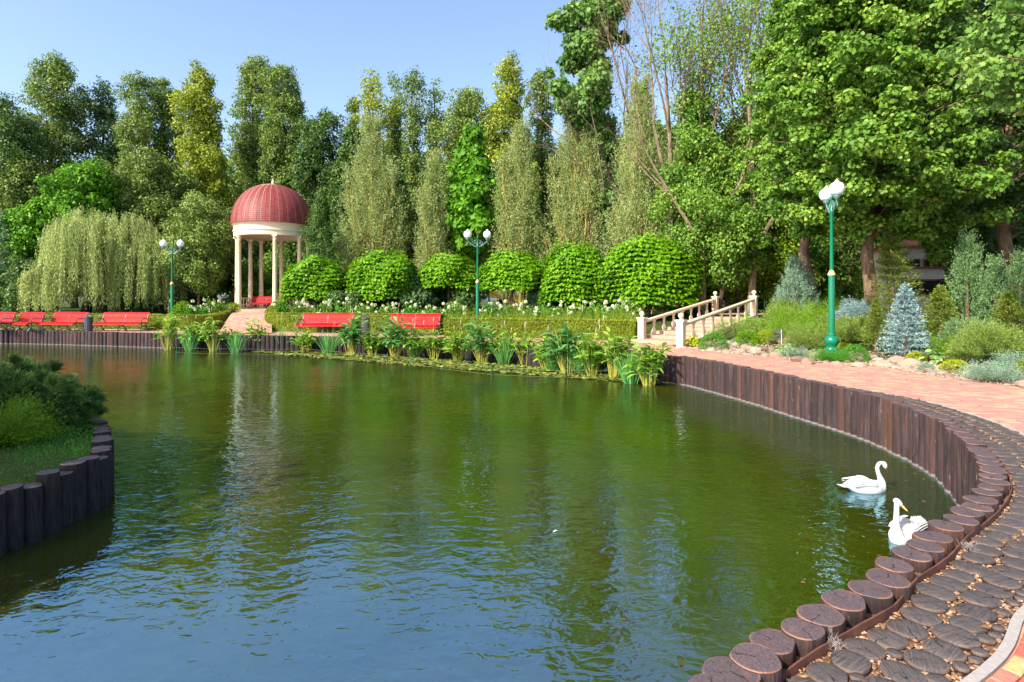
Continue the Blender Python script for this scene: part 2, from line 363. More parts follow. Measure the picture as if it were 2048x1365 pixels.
def crown_clumps(r, prof, zb, zt, R, nc, cr, lump=.25, lobes=None):
    pt = np.array([p[0] for p in prof]); pr = np.array([p[1] for p in prof])
    t = r.random(nc*6); pb = np.interp(t, pt, pr); t = t[r.random(nc*6) < (pb/pb.max()*.9+.1)][:nc]
    n = len(t); ph = r.uniform(0, 2*pi, n); f1, f2 = r.uniform(0, 6, 2)
    lum = 1+lump*(np.sin(2*ph+f1+t*7)+np.sin(3*ph+f2-t*13)*.6+np.sin(t*23+f1)*.5)*.6
    rr = R*np.interp(t, pt, pr)*np.clip(r.random(n)**.42, .25, 1)*lum
    C = np.stack([rr*np.cos(ph), rr*np.sin(ph), zb+t*(zt-zb)], 1); ex = r.random(n) < .14; C[ex,:2] *= r.uniform(1.1, 1.35, (ex.sum(),1)); C[ex,2] += cr*.6
    CR = cr*r.uniform(.4, 1.45, n); k1, k2 = r.uniform(0, 6, 2); C[:,0] += R*.16*np.sin(t*8+k1); C[:,1] += R*.16*np.sin(t*9+k2); return C, CR
P_COL = [(0,.65),(.12,.95),(.45,1),(.75,.72),(.92,.4),(1,.12)]
P_CONE = [(0,.8),(.15,1),(.5,.72),(.8,.38),(1,.06)]
P_ROUND = [(0,.25),(.15,.75),(.4,1),(.7,.92),(.9,.55),(1,.15)]
P_TALL = [(0,.85),(.3,1),(.42,.75),(.55,.9),(.8,.95),(.93,.65),(1,.15)]
def wob(p0, p1, k, amp, r):
    p0 = np.array(p0, float); p1 = np.array(p1, float)
    return [p0+(p1-p0)*i/k+(r.normal(size=3)*amp if 0 < i < k else 0) for i in range(k+1)]
def limbs(mb, r, zb, zt, C, k, rad, lean=0.0, zstart=None, amp=.25):
    top = np.array((lean, 0, zt*.93)); tr = wob((0,0,-.3), top, 8, amp*.5, r)
    mb.tube(tr, [rad*(1.25 if i == 0 else 1)*(1-.9*i/8)+.012 for i in range(9)], 8)
    for j in r.choice(len(C), min(k, len(C)), replace=False):
        c = C[j]; z0 = max(zb*.8, c[2]-abs(np.hypot(c[0], c[1]))*1.0-.8)
        f = min(.95, z0/(zt*.93)); b = np.array((lean*f, 0, z0)); rr = rad*(1-.9*f)*.5+.01
        mid = (b+c)/2+np.array((0,0,-.12*np.linalg.norm(c-b)))+r.normal(size=3)*.1
        mb.tube([b, mid, c], [rr, rr*.6, rr*.2], 5)
def tree(name, px, top, hw, Y, leaf, label, cat='tree', group=None, prof=P_COL, zb=None, nl=14000, ls=.19, nc=None, cr=None, rad=.28,
         barkm=None, nlimb=18, T=T_QUAD, wid=.7, lump=.25, zs=.85, tvar=.13, seed=None, y2=None, lean=0, lo=0):
    r = np.random.default_rng(seed if seed is not None else int(px*7+top*3+Y))
    x = ax(px, Y); z0 = gz(x, Y); zt = az(top, Y)-z0; R = hw*Y/F*1.04; nl = int(nl*1.7)
    zb_ = (az(zb, Y)-z0) if zb is not None else zt*.12
    cr = cr or max(.4, R*.27); lump = lump+.12; nc = nc or int(max(40, 5.5*(zt-zb_)*R/(cr*cr)*1.1))
    C, CR = crown_clumps(r, prof, zb_, zt-cr*.4, max(R-cr*.45, R*.6), nc, cr, lump); C[:,0] += lean*C[:,2]/zt
    V, t = clump_leaves(r, C, CR, nl, ls, T, wid, zs, tcl=r.normal(size=len(C))*tvar)
    root = empty(name, (x, Y, z0), 0, label, cat, group)
    tb = MB(); limbs(tb, r, zb_, zt, C, nlimb, rad, lean); tb.build('trunk', barkm or BARK, root, smooth=True)
    link('crown', big_mesh('crown', V, len(T), LEAF[leaf], t), root)
    return root

def shoot_leaves(r, S, D, Ln, per, leaf, wid, grav=0.0, ang=.6, seg=6, T=T_QUAD, t0=None, jit=.02, narrow=0.0):
    """leaves along curved shoots: start S, direction D, length Ln; grav bends them"""
    n = len(S); s = (np.arange(per)[None,:]+r.random((n,per)))/per
    Dn = unit(D)[:,None,:]; P = S[:,None,:]+Dn*(s*Ln[:,None])[:,:,None]; g = np.zeros_like(P); g[:,:,2] = grav*(s*Ln[:,None])**2
    P = P+g+r.normal(size=P.shape)*jit
    tan = unit(Dn+np.stack([0*s, 0*s, 2*grav*s*Ln[:,None]], 2))
    d = unit(tan+r.normal(size=P.shape)*ang); Nn = unit(r.normal(size=P.shape)+np.array((0,0,.5)))
    sc = leaf*(1-narrow*s)*r.uniform(.7, 1.25, s.shape)
    t = .5+r.normal(size=s.shape)*.13+(t0[:,None] if t0 is not None else 0)
    P = P.reshape(-1,3); sc = sc.ravel()
    return leaf_verts(P, d.reshape(-1,3), Nn.reshape(-1,3), sc, sc*wid, T), t.ravel()

# ------------------------------------------------------------------ pond outline, path and ground
def smooth_poly(pts, step=.1, closed=False):
    P = np.array(pts, float); n = len(P); out = []
    for i in range(n if closed else n-1):
        p0 = P[(i-1) % n] if (closed or i > 0) else 2*P[0]-P[1]
        p1 = P[i]; p2 = P[(i+1) % n]; p3 = P[(i+2) % n] if (closed or i+2 < n) else 2*P[-1]-P[-2]
        k = max(2, int(np.linalg.norm(p2-p1)/step))
        for j in range(k):
            t = j/k; out.append(.5*((2*p1)+(-p0+p2)*t+(2*p0-5*p1+4*p2-p3)*t*t+(-p0+3*p1-3*p2+p3)*t**3))
    if not closed: out.append(P[-1])
    return np.array(out)
def resample(P, step, closed=False):
    if closed: P = np.vstack([P, P[:1]])
    s = np.r_[0, np.cumsum(np.linalg.norm(np.diff(P, axis=0), axis=1))]; k = int(s[-1]/step)
    q = np.linspace(0, s[-1], k+1)
    if closed: q = q[:-1]
    return np.stack([np.interp(q, s, P[:,0]), np.interp(q, s, P[:,1])], 1)
NEAR = [(1460,1345),(1511,1316),(1545,1283),(1605,1258),(1641,1230),(1688,1201),(1739,1179),(1775,1157),(1787,1130),(1824,1108),(1850,1092),(1866,1074),(1892,1052),(1923,1040),(1933,1024),(1955,1014),(1962,1000),(1972,985)]
WALL_PTS = [(-3.4,1.35),(-1.6,1.3),(-.35,1.72),(.45,2.17)]+[at(px, py, .835) for px, py in NEAR[::2]]+[(4.45,5.45),(5.05,6.3),(5.62,7.35)]
WALL_PTS += [(x+.1, y+.02) for x, y in (at(*p) for p in [(1866,954),(1811,921),(1738,886),(1665,860),(1592,837),(1519,813),(1457,795),(1380,774),(1322,765)])]
WALL_PTS += [at(px, py, .76) for px, py in [(1249,708),(1150,701),(1069,694),(980,685),(885,678),(746,675),(635,673),(530,672),(440,670),(330,667),(200,664),(100,662),(0,661)]]+[(-34,33),(-38,29)]
LEFT_PTS = [(-40,20),(-38,9),(-26,1),(-14,-.6),(-7,0.2)]
WALL = smooth_poly(WALL_PTS, .1)
POND = smooth_poly(WALL_PTS+LEFT_PTS, .25, True)
BND = smooth_poly([(10.6,6),(10.3,11.8),(10.0,12.8),(9.7,13.9),(9.75,15.4),(8.55,16.6),(7.86,18.1),(6.8,19.9),(6.2,21.4),(5.5,24.5),(0,27.8),(-3.2,29.0),(-4.2,31.4),(-9,32.3),(-13,33.4),(-19,34.8),(-28,35.6),
                   (-40,35),(-48,18),(-44,2),(-28,-8),(-8,-10),(6,-6)], .4, True)
CX, CY = -6.0, 14.0
def polar(P):
    a = np.arctan2(P[:,1]-CY, P[:,0]-CX); r = np.hypot(P[:,0]-CX, P[:,1]-CY); o = np.argsort(a); a = a[o]; r = r[o]
    return np.r_[a-2*pi, a, a+2*pi], np.r_[r, r, r]
PW, PB = polar(POND), polar(BND)
def sm(x, a, b):
    t = min(1, max(0, (x-a)/(b-a))); return t*t*(3-2*t)
def gz(x, y):
    a = math.atan2(y-CY, x-CX); d = math.hypot(x-CX, y-CY)-float(np.interp(a, *PB))
    return .74+1.02*sm(d, -.2, 7.5)
NA = 480; ang = np.linspace(-pi, pi, NA, endpoint=False)
rw = np.interp(ang, *PW); rb = np.interp(ang, *PB)
def ring_mesh(name, rings, mat):
    vs = []; fs = []
    for rr, zz in rings: vs += [(CX+rr[i]*cos(ang[i]), CY+rr[i]*sin(ang[i]), zz[i]) for i in range(NA)]
    for j in range(len(rings)-1):
        for i in range(NA): k = (i+1) % NA; fs.append((j*NA+i, (j+1)*NA+i, (j+1)*NA+k, j*NA+k))
    mb = MB(); mb.add(vs, fs); return mb.build(name, mat, smooth=True)
one = np.ones(NA)
tag(ring_mesh('path', [(rw, .742*one), ((rw+rb)/2, .742*one), (rb, .742*one)], PATHM), kind='structure')
rings = []
for d in (-.3,0,.5,1,1.6,2.3,3,3.8,4.6,5.5,6.5,7.5,9,12,17,25,40,80,200,700):
    rr = rb+d; zz = np.array([.734+.86*sm(d, -.2, 7.5)-(.004 if d <= 0 else 0) for _ in range(NA)]); rings.append((rr, zz))
tag(ring_mesh('ground', rings, GROUND), kind='structure')
mb = MB(); wp = [(p[0], p[1]) for p in resample(POND, 1.0, True)]
mb.add([(x, y, 0) for x, y in wp], [tuple(range(len(wp)))]); w = mb.build('water', WATER); tag(w, kind='structure')
mb = MB(); mb.add([(x, y, -1.3) for x, y in wp], [tuple(range(len(wp)))]); tag(mb.build('ground', GROUND), kind='structure')

def normals2(P):
    t = np.gradient(P, axis=0); t = unit(t); return np.stack([t[:,1], -t[:,0]], 1)
# ------------------------------------------------------------------ log posts
def log_mesh(seed, R=.112, Hh=1.15, n=22):
    r = np.random.default_rng(seed); mb = MB(); a = np.arange(n)*2*pi/n
    ph = r.uniform(0, 6, 4); shape = 1+.05*np.sin(2*a+ph[0])+.03*np.sin(3*a+ph[1])+.02*np.sin(5*a+ph[2])+r.normal(size=n)*.008
    zs = [-Hh, -.8, -.5, -.25, -.05, -.006, 0]; vs = []
    for j, z in enumerate(zs):
        k = (1.04, 1.03, 1.02, 1.0, .985, .975, .95)[j]; dn = 1+r.normal(size=n)*.006
        for i in range(n): vs.append((R*k*shape[i]*dn[i]*cos(a[i]), R*k*shape[i]*dn[i]*sin(a[i]), z))
    fs = [(j*n+i, j*n+(i+1)%n, (j+1)*n+(i+1)%n, (j+1)*n+i) for j in range(len(zs)-1) for i in range(n)]
    mb.add(vs, fs, 0); mb.add([(R*.95*shape[i]*cos(a[i]), R*.95*shape[i]*sin(a[i]), 0) for i in range(n)], [tuple(range(n))], 1)
    me = mb.mesh('log_post', [LOGSIDE, LOGTOP], True)
    cb = MB(); top = []
    for k, z in ((.955, .0), (.93, .004), (.6, .005), (.3, .005)):
        top += [(R*k*shape[i]*cos(a[i]), R*k*shape[i]*sin(a[i]), z) for i in range(n)]
    cb.add(top, [(j*n+i, j*n+(i+1)%n, (j+1)*n+(i+1)%n, (j+1)*n+i) for j in range(3) for i in range(n)]+[tuple(range(3*n, 4*n))])
    md = me.copy(); md.materials[0] = LOGDARK
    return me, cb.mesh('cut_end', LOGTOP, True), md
LOGS = [log_mesh(s) for s in range(8)]
rl = random.Random(5)
def put_log(x, y, z, label, group, k=1.0, end=False, flip=0):
    me, ce, md = rl.choice(LOGS)
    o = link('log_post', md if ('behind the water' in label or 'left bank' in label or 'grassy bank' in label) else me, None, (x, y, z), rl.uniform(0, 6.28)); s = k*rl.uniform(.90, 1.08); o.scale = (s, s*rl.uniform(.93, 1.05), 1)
    tag(o, label, 'log post', group)
    if end: link('cut_end', ce, o)
    return o
near_pts = []
for i, (px, py) in enumerate(NEAR):
    z = .832+rl.uniform(-.016, .014); x, y = at(px, py, z); near_pts.append((x, y))
    put_log(x, y, z, 'round dark log top with radial cracks edging the paved walk in the near right corner', 'log posts at the near edge of the pond', 1.05, True)
W2 = resample(WALL, .01); nn = normals2(W2)
d0 = np.hypot(W2[:,0]-near_pts[0][0], W2[:,1]-near_pts[0][1]).argmin(); d1 = np.hypot(W2[:,0]-near_pts[-1][0], W2[:,1]-near_pts[-1][1]).argmin()
i = d0-17
while i > d0-45:
    put_log(W2[i,0], W2[i,1], .835, 'round dark log top with radial cracks edging the paved walk in the near right corner', 'log posts at the near edge of the pond', 1, True); i -= 17
i = d1+18
while i < len(W2)-30:
    x, y = W2[i]; px = 1024+F*x/y
    if px > 1310:
        lb, gr, end, st, k = 'weathered brown log post in the tall curved right wall of the pond', 'log posts of the curved right pond wall', y < 9, 19, 1.0
    elif px > 330:
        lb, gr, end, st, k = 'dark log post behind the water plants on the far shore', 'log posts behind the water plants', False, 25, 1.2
    else:
        lb, gr, end, st, k = 'reddish brown log post in the far left wall below the red benches', 'log posts of the far left pond wall', False, 27, 1.25
    j = rl.uniform(-.012, .012); put_log(x+nn[i,0]*j, y+nn[i,1]*j, .84+rl.uniform(-.015, .015) if px > 1310 else .765+rl.uniform(-.01, .01), lb, gr, k, end)
    if px < -40: break
    i += st
ISL = [(-9,2.6),(-6.6,3.5),(-5.7,4.4),(-5.2,5.1),(-5.06,5.93),(-5.0,6.3),(-5.03,6.7),(-5.0,7.1),(-5.4,7.78),(-5.86,8.43),(-6.25,8.95),(-6.75,9.5),(-7.9,10.6),(-10,11.6),(-14,11.8),(-18,9.5),(-19,6),(-15,3)]
ISLC = smooth_poly(ISL, .1, True); IR = resample(ISLC, .2, True)
for (x, y) in IR:
    px = 1024+F*x/y if y > 0 else -999
    if px > -60 and y > 4:
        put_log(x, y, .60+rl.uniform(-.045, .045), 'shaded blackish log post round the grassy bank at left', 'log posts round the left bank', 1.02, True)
mb = MB(); ip = [tuple(p) for p in IR]; cxm = np.mean(IR, axis=0)
vs = [(x, y, .52) for x, y in ip]+[(cxm[0]+(x-cxm[0])*.8, cxm[1]+(y-cxm[1])*.8, .62) for x, y in ip]; n = len(ip)
mb.add(vs, [(i, (i+1) % n, n+(i+1) % n, n+i) for i in range(n)]+[tuple(range(n, 2*n))]); tag(mb.build('lawn', GROUND, smooth=True), kind='structure')
def inpoly(x, y, P):
    c = False; j = len(P)-1
    for i in range(len(P)):
        if (P[i][1] > y) != (P[j][1] > y) and x < (P[j][0]-P[i][0])*(y-P[i][1])/(P[j][1]-P[i][1])+P[i][0]: c = not c
        j = i
    return c
r = np.random.default_rng(3); pts = []
while len(pts) < 26000:
    x, y = r.uniform(-10,-4.9), r.uniform(4.2, 9.6)
    if inpoly(x, y, ip) and not (math.hypot(x+6.2, (y-6.55)*1.6) < .62+.2*sin(x*9) ): pts.append((x, y, .50+.08*sm(min(abs(x+4.9), 2), 0, 1.5)))
P = np.array(pts); D = unit(r.normal(size=P.shape)*.45+np.array((0,0,1.)))
tag(link('grass', big_mesh('grass', leaf_verts(P, D, rnd(r, len(P)), r.uniform(.03,.07,len(P)), .007, T_BLADE), 5, LEAF['grass'], .5+r.normal(size=len(P))*.2)), 'short grass on the shaded left bank', 'grass', kind='stuff')

# ------------------------------------------------------------------ gravel, sliced log paving, kerb, band, pavers
def offs(i, d): return W2[i]+nn[i]*d*SGN
SGN = 1.0
if np.hypot(*(W2[900]+nn[900]-np.array((CX, CY)))) < np.hypot(*(W2[900]-np.array((CX, CY)))): SGN = -1.0
def strip_w(y): return .58+.18*sm(y, 4, 7)-.60*sm(y, 9.5, 13.5)
idx = [i for i in range(0, len(W2), 12) if W2[i][1] < 15 and (W2[i][0] > -1.5)]
mb = MB(); vs = []; fs = []
for i in idx:
    a, b = offs(i, 0), offs(i, strip_w(W2[i][1])+.0); vs += [(a[0], a[1], .748), (b[0], b[1], .748)]
fs = [(2*k, 2*k+1, 2*k+3, 2*k+2) for k in range(len(idx)-1)]
mb.add(vs, fs); o = mb.build('gravel', GRAVBED); tag(o, 'orange gravel bed under the wood slices', 'gravel', kind='stuff')
def ribbon(name, mat, d_in, d_out, z0, z1, imax_y, wav=0.0, step=6):
    ii = [i for i in range(0, len(W2), step) if W2[i][1] < imax_y and W2[i][0] > -1.5]; vs = []
    for i in ii:
        q = wav*(sin(i*.11)*.5+sin(i*.047)*.5+.4*sin(i*.31)); w = strip_w(W2[i][1])-.75 if d_in > .5 else 0
        a, b = offs(i, d_in+w+q*.5), offs(i, d_out+w+q*.5); vs += [(a[0],a[1],z0),(a[0],a[1],z1+q),(b[0],b[1],z1+q*.8),(b[0],b[1],z0)]
    m_ = MB(); m_.add(vs, [(4*k+j, 4*k+4+j, 4*k+5+j, 4*k+1+j) for k in range(len(ii)-1) for j in range(3)]+[(0,1,2,3)]); return m_.build(name, mat)
tag(ribbon('edging_band', RUST, .122, .132, .70, .80, 11.5, .010), 'thin rusty brown metal band bent behind the log tops', 'edging')
tag(ribbon('kerb', KERB, .752, .80, .70, .762, 12.5), kind='structure')
# slices: dart throwing with shrinking radius
r = np.random.default_rng(21); sl = []; arr = np.array([i for i in range(d0-70, len(W2)) if W2[i][1] < 13.2 and W2[i][0] > .3])
for row, dd in enumerate((.236,.43,.622)):
    i = int(arr[0])+row*9
    while i < arr[-1]:
        w = strip_w(W2[i][1]); R0 = r.uniform(.088,.105)
        if dd+R0 < w+.01:
            p = offs(i, dd+r.uniform(-.015,.015)); px = 1024+F*p[0]/p[1] if p[1] > 0 else 9999
            if px < 2160 and p[1] > 2.0 and all((p[0]-q[0])**2+(p[1]-q[1])**2 > (R0+q[2]-.008)**2 for q in sl): sl.append((p[0], p[1], R0))
        i += 1
arr_n = arr[W2[arr,1] < 6.0]
for R0, tries, aa in ((.095, 6000, arr_n), (.082, 8000, arr_n), (.068, 9000, arr_n), (.054, 9000, arr_n), (.04, 9000, arr_n), (.03, 6000, arr_n), (.078, 5000, arr), (.06, 6000, arr), (.042, 6000, arr)):
    for _ in range(tries):
        i = int(r.choice(aa)); w = strip_w(W2[i][1]); lo, hi = .135+R0, w-R0+.004
        if hi <= lo: continue
        p = offs(i, r.uniform(lo, hi))
        px = 1024+F*p[0]/p[1] if p[1] > 0 else 9999
        if px > 2150 or p[1] < 2.2: continue
        if all((p[0]-q[0])**2+(p[1]-q[1])**2 > (R0+q[2]+.001)**2 for q in sl): sl.append((p[0], p[1], R0))
print('slices', len(sl))
for _ in range(3):
    for k in range(len(sl)):
        x0, y0, R0 = sl[k]; m_ = min([math.hypot(x0-q[0], y0-q[1])-q[2] for i_, q in enumerate(sl) if i_ != k and abs(q[0]-x0) < .3 and abs(q[1]-y0) < .3] or [R0]); dw = np.hypot(W2[::4,0]-x0, W2[::4,1]-y0).min(); lim = min(dw-.132, strip_w(y0)-dw-.002)
        sl[k] = (x0, y0, max(R0*.98, min(m_+.004, lim, .125)))
def slice_mesh(seed):
    q = np.random.default_rng(100+seed); n = 24; a = np.arange(n)*2*pi/n; ph = q.uniform(0, 6, 3)
    sh = .108*(1+.05*np.sin(2*a+ph[0])+.03*np.sin(3*a+ph[1])+q.normal(size=n)*.008); mb = MB(); vs = []
    for k, z in ((1, -.07), (1, -.012), (.975, -.003), (.93, 0), (.5, .001)): vs += [(sh[i]*k*cos(a[i]), sh[i]*k*sin(a[i]), z) for i in range(n)]
    for j in range(4): mb.add([], [], 0)
    mb.add(vs, [(j*n+i, j*n+(i+1)%n, (j+1)*n+(i+1)%n, (j+1)*n+i) for j in range(4) for i in range(n)]+[tuple(range(4*n, 5*n))])
    for k in range(len(mb.m)): mb.m[k] = 0 if k >= n else 1
    return mb.mesh('wood_slice', [SLICE, LOGSIDE], True)
SL = [slice_mesh(s) for s in range(7)]
sl.sort(key=lambda q: q[1]); sl = sl[:295]
for x, y, R0 in sl:
    o = link('wood_slice', rl.choice(SL), None, (x, y, .775+rl.uniform(-.004, .004)), rl.uniform(0, 6.28)); o.scale = (R0/.108, R0/.108*rl.uniform(.92, 1.03), 1)
    o.rotation_euler[0] = rl.uniform(-.02, .02); o.rotation_euler[1] = rl.uniform(-.02, .02)
    tag(o, 'flat dark wood slice bedded in gravel between log edging and brick path', 'wood slice', 'wood slices paving the strip by the logs')
def pebbles(name, pts, smin, smax, mat, label, seed):
    q = np.random.default_rng(seed); P = np.array(pts); n = len(P)
    base = np.array([(1,0,0),(0,1,0),(-1,0,0),(0,-1,0),(0,0,.7),(0,0,-.7),(.62,.62,.25),(-.62,.62,.25),(-.62,-.62,.25),(.62,-.62,.25)])
    tris = np.array([(4,0,6),(4,6,1),(4,1,7),(4,7,2),(4,2,8),(4,8,3),(4,3,9),(4,9,0),(6,0,1),(7,1,2),(8,2,3),(9,3,0),(5,1,0),(5,2,1),(5,3,2),(5,0,3)])
    s = q.uniform(smin, smax, n); a = q.uniform(0, 6.28, n); V = base[None]*s[:,None,None]*q.uniform(.7, 1.3, (n,1,3))*np.array((1,.8,.8))
    V = V+q.normal(size=V.shape)*s[:,None,None]*.08
    c, sn = np.cos(a)[:,None], np.sin(a)[:,None]; X = V[:,:,0]*c-V[:,:,1]*sn; Yv = V[:,:,0]*sn+V[:,:,1]*c
    V = np.stack([X, Yv, V[:,:,2]], 2)+P[:,None,:]; V = V[:,tris.ravel(),:].reshape(-1, 3)
    t = np.repeat(q.random(n), len(tris)); return tag(link(name, big_mesh(name, V, 3, mat, t)), label, 'gravel', kind='stuff')
pts = []
for _ in range(16000):
    i = int(r.choice(arr)); p = offs(i, r.uniform(.135, strip_w(W2[i][1])))
    if p[1] > 0 and 1024+F*p[0]/p[1] < 2100 and p[1] > 2.2 and all((p[0]-q[0])**2+(p[1]-q[1])**2 > (q[2]*.96)**2 for q in sl): pts.append((p[0], p[1], .753+r.uniform(0, .008)))
pebbles('pebbles', pts, .006, .016, PEBBLE, 'small orange and tan pebbles between the wood slices', 4)
# tumbled pavers in the near right corner
mb = MB(); q = random.Random(9); i0 = d0-60
for row in range(14):
    s_ = 0.0; i = i0+(row % 2)*5
    while i < d0+330:
        ln = .125; j = i+12; d = .065+strip_w(W2[i][1])+row*.078+.035; a = offs(i, d); b = offs(j, d); c = (a+b)/2; rz = math.atan2(b[1]-a[1], b[0]-a[0]); w = np.linalg.norm(b-a)
        mb.box((c[0], c[1], .735+q.uniform(-.002, .002)), (w-.005, .072, .062), rz+q.uniform(-.02,.02), 0, q.random()**1.6, .006); i = j
pv = mb.build('paving', PAVER, smooth=False); tag(pv, kind='structure')

# ------------------------------------------------------------------ red benches, bins, lamps
def bench(L_=2.5):
    root = empty('park_bench', (0,0,0)); prof = []
    seat = [(-.62+.0, .36), (-.55,.42), (-.44,.45), (-.33,.45), (-.22,.44), (-.11,.43), (0,.43)]
    back = [(.07,.50),(.10,.59),(.12,.68),(.145,.77),(.18,.86),(.235,.935)]
    def slat(m, y, z, a):
        c, s = cos(a), sin(a); w, t = .038, .014
        vs = [(x, y+u*c-v*s, z+u*s+v*c) for x in (-L_/2, L_/2) for u, v in ((-w,-t),(w,-t),(w,t),(-w,t))]
        m.add(vs, [(0,1,2,3),(7,6,5,4),(0,4,5,1),(1,5,6,2),(2,6,7,3),(3,7,4,0)])
    m = MB()
    for (y, z), a in zip(seat, (.9,.45,.1,0,-.08,-.05,.25)): slat(m, y, z, a)
    m.build('seat', REDP, root); m = MB()
    for (y, z), a in zip(back, (1.2,1.3,1.35,1.25,1.05,.8)): slat(m, y, z, a)
    m.build('backrest', REDP, root)
    for x in (-L_/2+.04, 0, L_/2-.04):
        m = MB(); fr = [(-.62,.33),(-.5,.405),(-.3,.42),(-.05,.40),(.06,.47),(.10,.62),(.14,.78),(.23,.92)]
        m.tube([(x, y, z) for y, z in fr], [.022]*8, 6)
        m.tube([(x,-.42,.40),(x,-.40,.25),(x,-.50,.10),(x,-.56,.0)], [.03,.028,.024,.034], 6)
        m.tube([(x,-.04,.40),(x,-.02,.25),(x,.10,.12),(x,.24,.0)], [.03,.028,.024,.034], 6)
        m.tube([(x,-.40,.22),(x,-.22,.30),(x,-.03,.22)], .02, 6); m.tube([(x,-.54,.03),(x,-.16,.13),(x,.2,.03)], .018, 6)
        if x != 0:
            m.tube([(x,.10,.62),(x,-.12,.66),(x,-.34,.64),(x,-.42,.56),(x,-.36,.47)], [.02,.024,.024,.02,.016], 6)
        m.build('leg', IRON, root, smooth=True)
    return root
GD, GK = 40.0, 40/38; GX, GY, GZ0 = ax(546,GD), GD, 1.86
B0 = bench(2.45)
blist = [ # photo pixel x of the middle, distance, heading, label
 (248, 33.2, .0, 'red slatted bench beside the grey litter bin, nearest the tall reeds'),
 (134, 33.4, -.28, 'red slatted bench just left of the dark litter bin'),
 (57, 33.8, -.46, 'red slatted bench under the trailing willow tips, third from the gazebo path'),
 (4, 34.0, -.55, 'red slatted bench cut off by the left edge of the photo'),
 (654, 31.4, -.13, 'red slatted bench in front of the hedge, left of the stone litter bin'),
 (829, 29.6, -.13, 'red slatted bench in front of the hedge, right of the stone litter bin'),
 (532, 40.2, .0, 'red bench inside the domed gazebo')]
for k, (px, Y, rz, lb) in enumerate(blist):
    o = B0 if k == 0 else copy_tree(B0)
    x = ax(px, Y); o.location = (x, Y, .745 if k < 6 else GZ0+.05); o.rotation_euler[2] = rz; tag(o, lb, 'bench', 'red benches'); 
    o.scale = (.82,.85,.85) if k == 6 else ((1.18,1.08,1.08) if k == 4 else (1.06,1.08,1.08))
def bin_(loc, label):
    root = empty('litter_bin', loc, 0, label, 'litter bin', 'litter bins'); root.scale = (1.1,1.1,1.15)
    m = MB(); m.lathe([(.16,0),(.19,.03),(.19,.06),(.17,.08)], n=20); 
    for k in range(18):
        a = k*2*pi/18; m.box((.19*cos(a), .19*sin(a), .36), (.02,.045,.56), a)
    m.lathe([(.17,.08),(.18,.62),(.17,.62),(.16,.1)], n=20, cap=False); m.build('body', IRON, root)
    m = MB(); m.lathe([(.20,.64),(.225,.66),(.225,.69),(.16,.70),(.15,.66)], n=20, cap=False)
    for a in (.3, 2.4, 4.5): m.tube([(.19*cos(a),.19*sin(a),.68),(.17*cos(a),.17*sin(a),.78),(.0,.0,.86)], .012, 6)
    m.lathe([(.001,.88),(.10,.85),(.13,.82),(.001,.80)], n=16); m.build('lid', IRON, root, smooth=True)
bin_((ax(177,33.0), 33.0, .745), 'slim dark litter bin between the two middle left benches')
bin_((ax(731,31.0), 31.0, .745), 'grey litter bin standing between the two hedge benches')

def lamp(loc, rz, label):
    root = empty('street_lamp', loc, rz, label, 'street lamp', 'green twin globe street lamps'); root.scale = (1.07,)*3
    m = MB(); m.lathe([(.19,-.2),(.19,.03),(.17,.05),(.165,.09),(.13,.11),(.135,.14),(.17,.20),(.185,.27),(.17,.34),(.13,.39),(.10,.41),(.105,.44),(.085,.47)], n=24); m.build('base', GREENP, root, smooth=True)
    m = MB(); m.lathe([(.082,.46),(.078,2.02),(.074,2.05)], n=20, cap=False); m.lathe([(.045,2.05),(.040,3.75),(.05,3.77),(.05,3.80),(.035,3.82),(.03,4.12),(.045,4.15),(.02,4.20),(.03,4.24),(.001,4.30)], n=16); m.build('pole', GREENP, root, smooth=True)
    m = MB(); m.lathe([(.085,2.03),(.10,2.05),(.10,2.08),(.08,2.11),(.06,2.16),(.04,2.19)], n=20, cap=False); m.build('collar', GOLD, root, smooth=True)
    for s in (-1, 1):
        m = MB(); m.tube([(0,0,3.78),(.10*s,0,3.74),(.24*s,0,3.80),(.36*s,0,3.92),(.44*s,0,3.98),(.46*s,0,4.04)], [.026,.024,.022,.02,.02,.03], 8)
        m.tube([(.03*s,0,4.05),(.12*s,0,4.04),(.17*s,0,3.97),(.13*s,0,3.90),(.08*s,0,3.93),(.09*s,0,3.97)], .014, 6)
        m.tube([(.17*s,0,3.80),(.25*s,0,3.90),(.22*s,0,3.99),(.17*s,0,3.97)], .012, 6); m.tube([(.40*s,0,3.95),(.50*s,0,3.92),(.52*s,0,3.86),(.47*s,0,3.84)], .012, 6)
        m.tube([(.04*s,0,3.90),(.10*s,0,3.86),(.20*s,0,3.86)], .012, 6)
        arm = m.build('arm', VERDI, root, smooth=True)
        m = MB(); m.lathe([(.02,4.02),(.05,4.04),(.085,4.09),(.095,4.13),(.09,4.145)], (.46*s,0,0), 16); m.build('holder', VERDI, arm, smooth=True)
        m = MB(); m.lathe([(.085,4.145),(.13,4.165),(.165,4.21),(.185,4.275),(.187,4.33),(.172,4.39),(.135,4.44),(.09,4.468),(.055,4.482),(.046,4.495),(.052,4.51),(.03,4.53),(.014,4.55),(.001,4.57)], (.46*s,0,0), 24); m.build('globe', OPAL, root, smooth=True)
lamp((ax(344,35), 35, az(477,35)-4.92), .06, 'green twin globe lamp between the weeping willow and the gazebo')
lamp((ax(955,29.6), 29.6, az(457,29.6)-4.92), .1, 'green twin globe lamp rising from the hedge in the middle of the photo')
lamp((ax(1663,17.1), 17.1, az(702,17.1)), radians(77), 'tall green twin globe lamp standing in the rock garden at right')

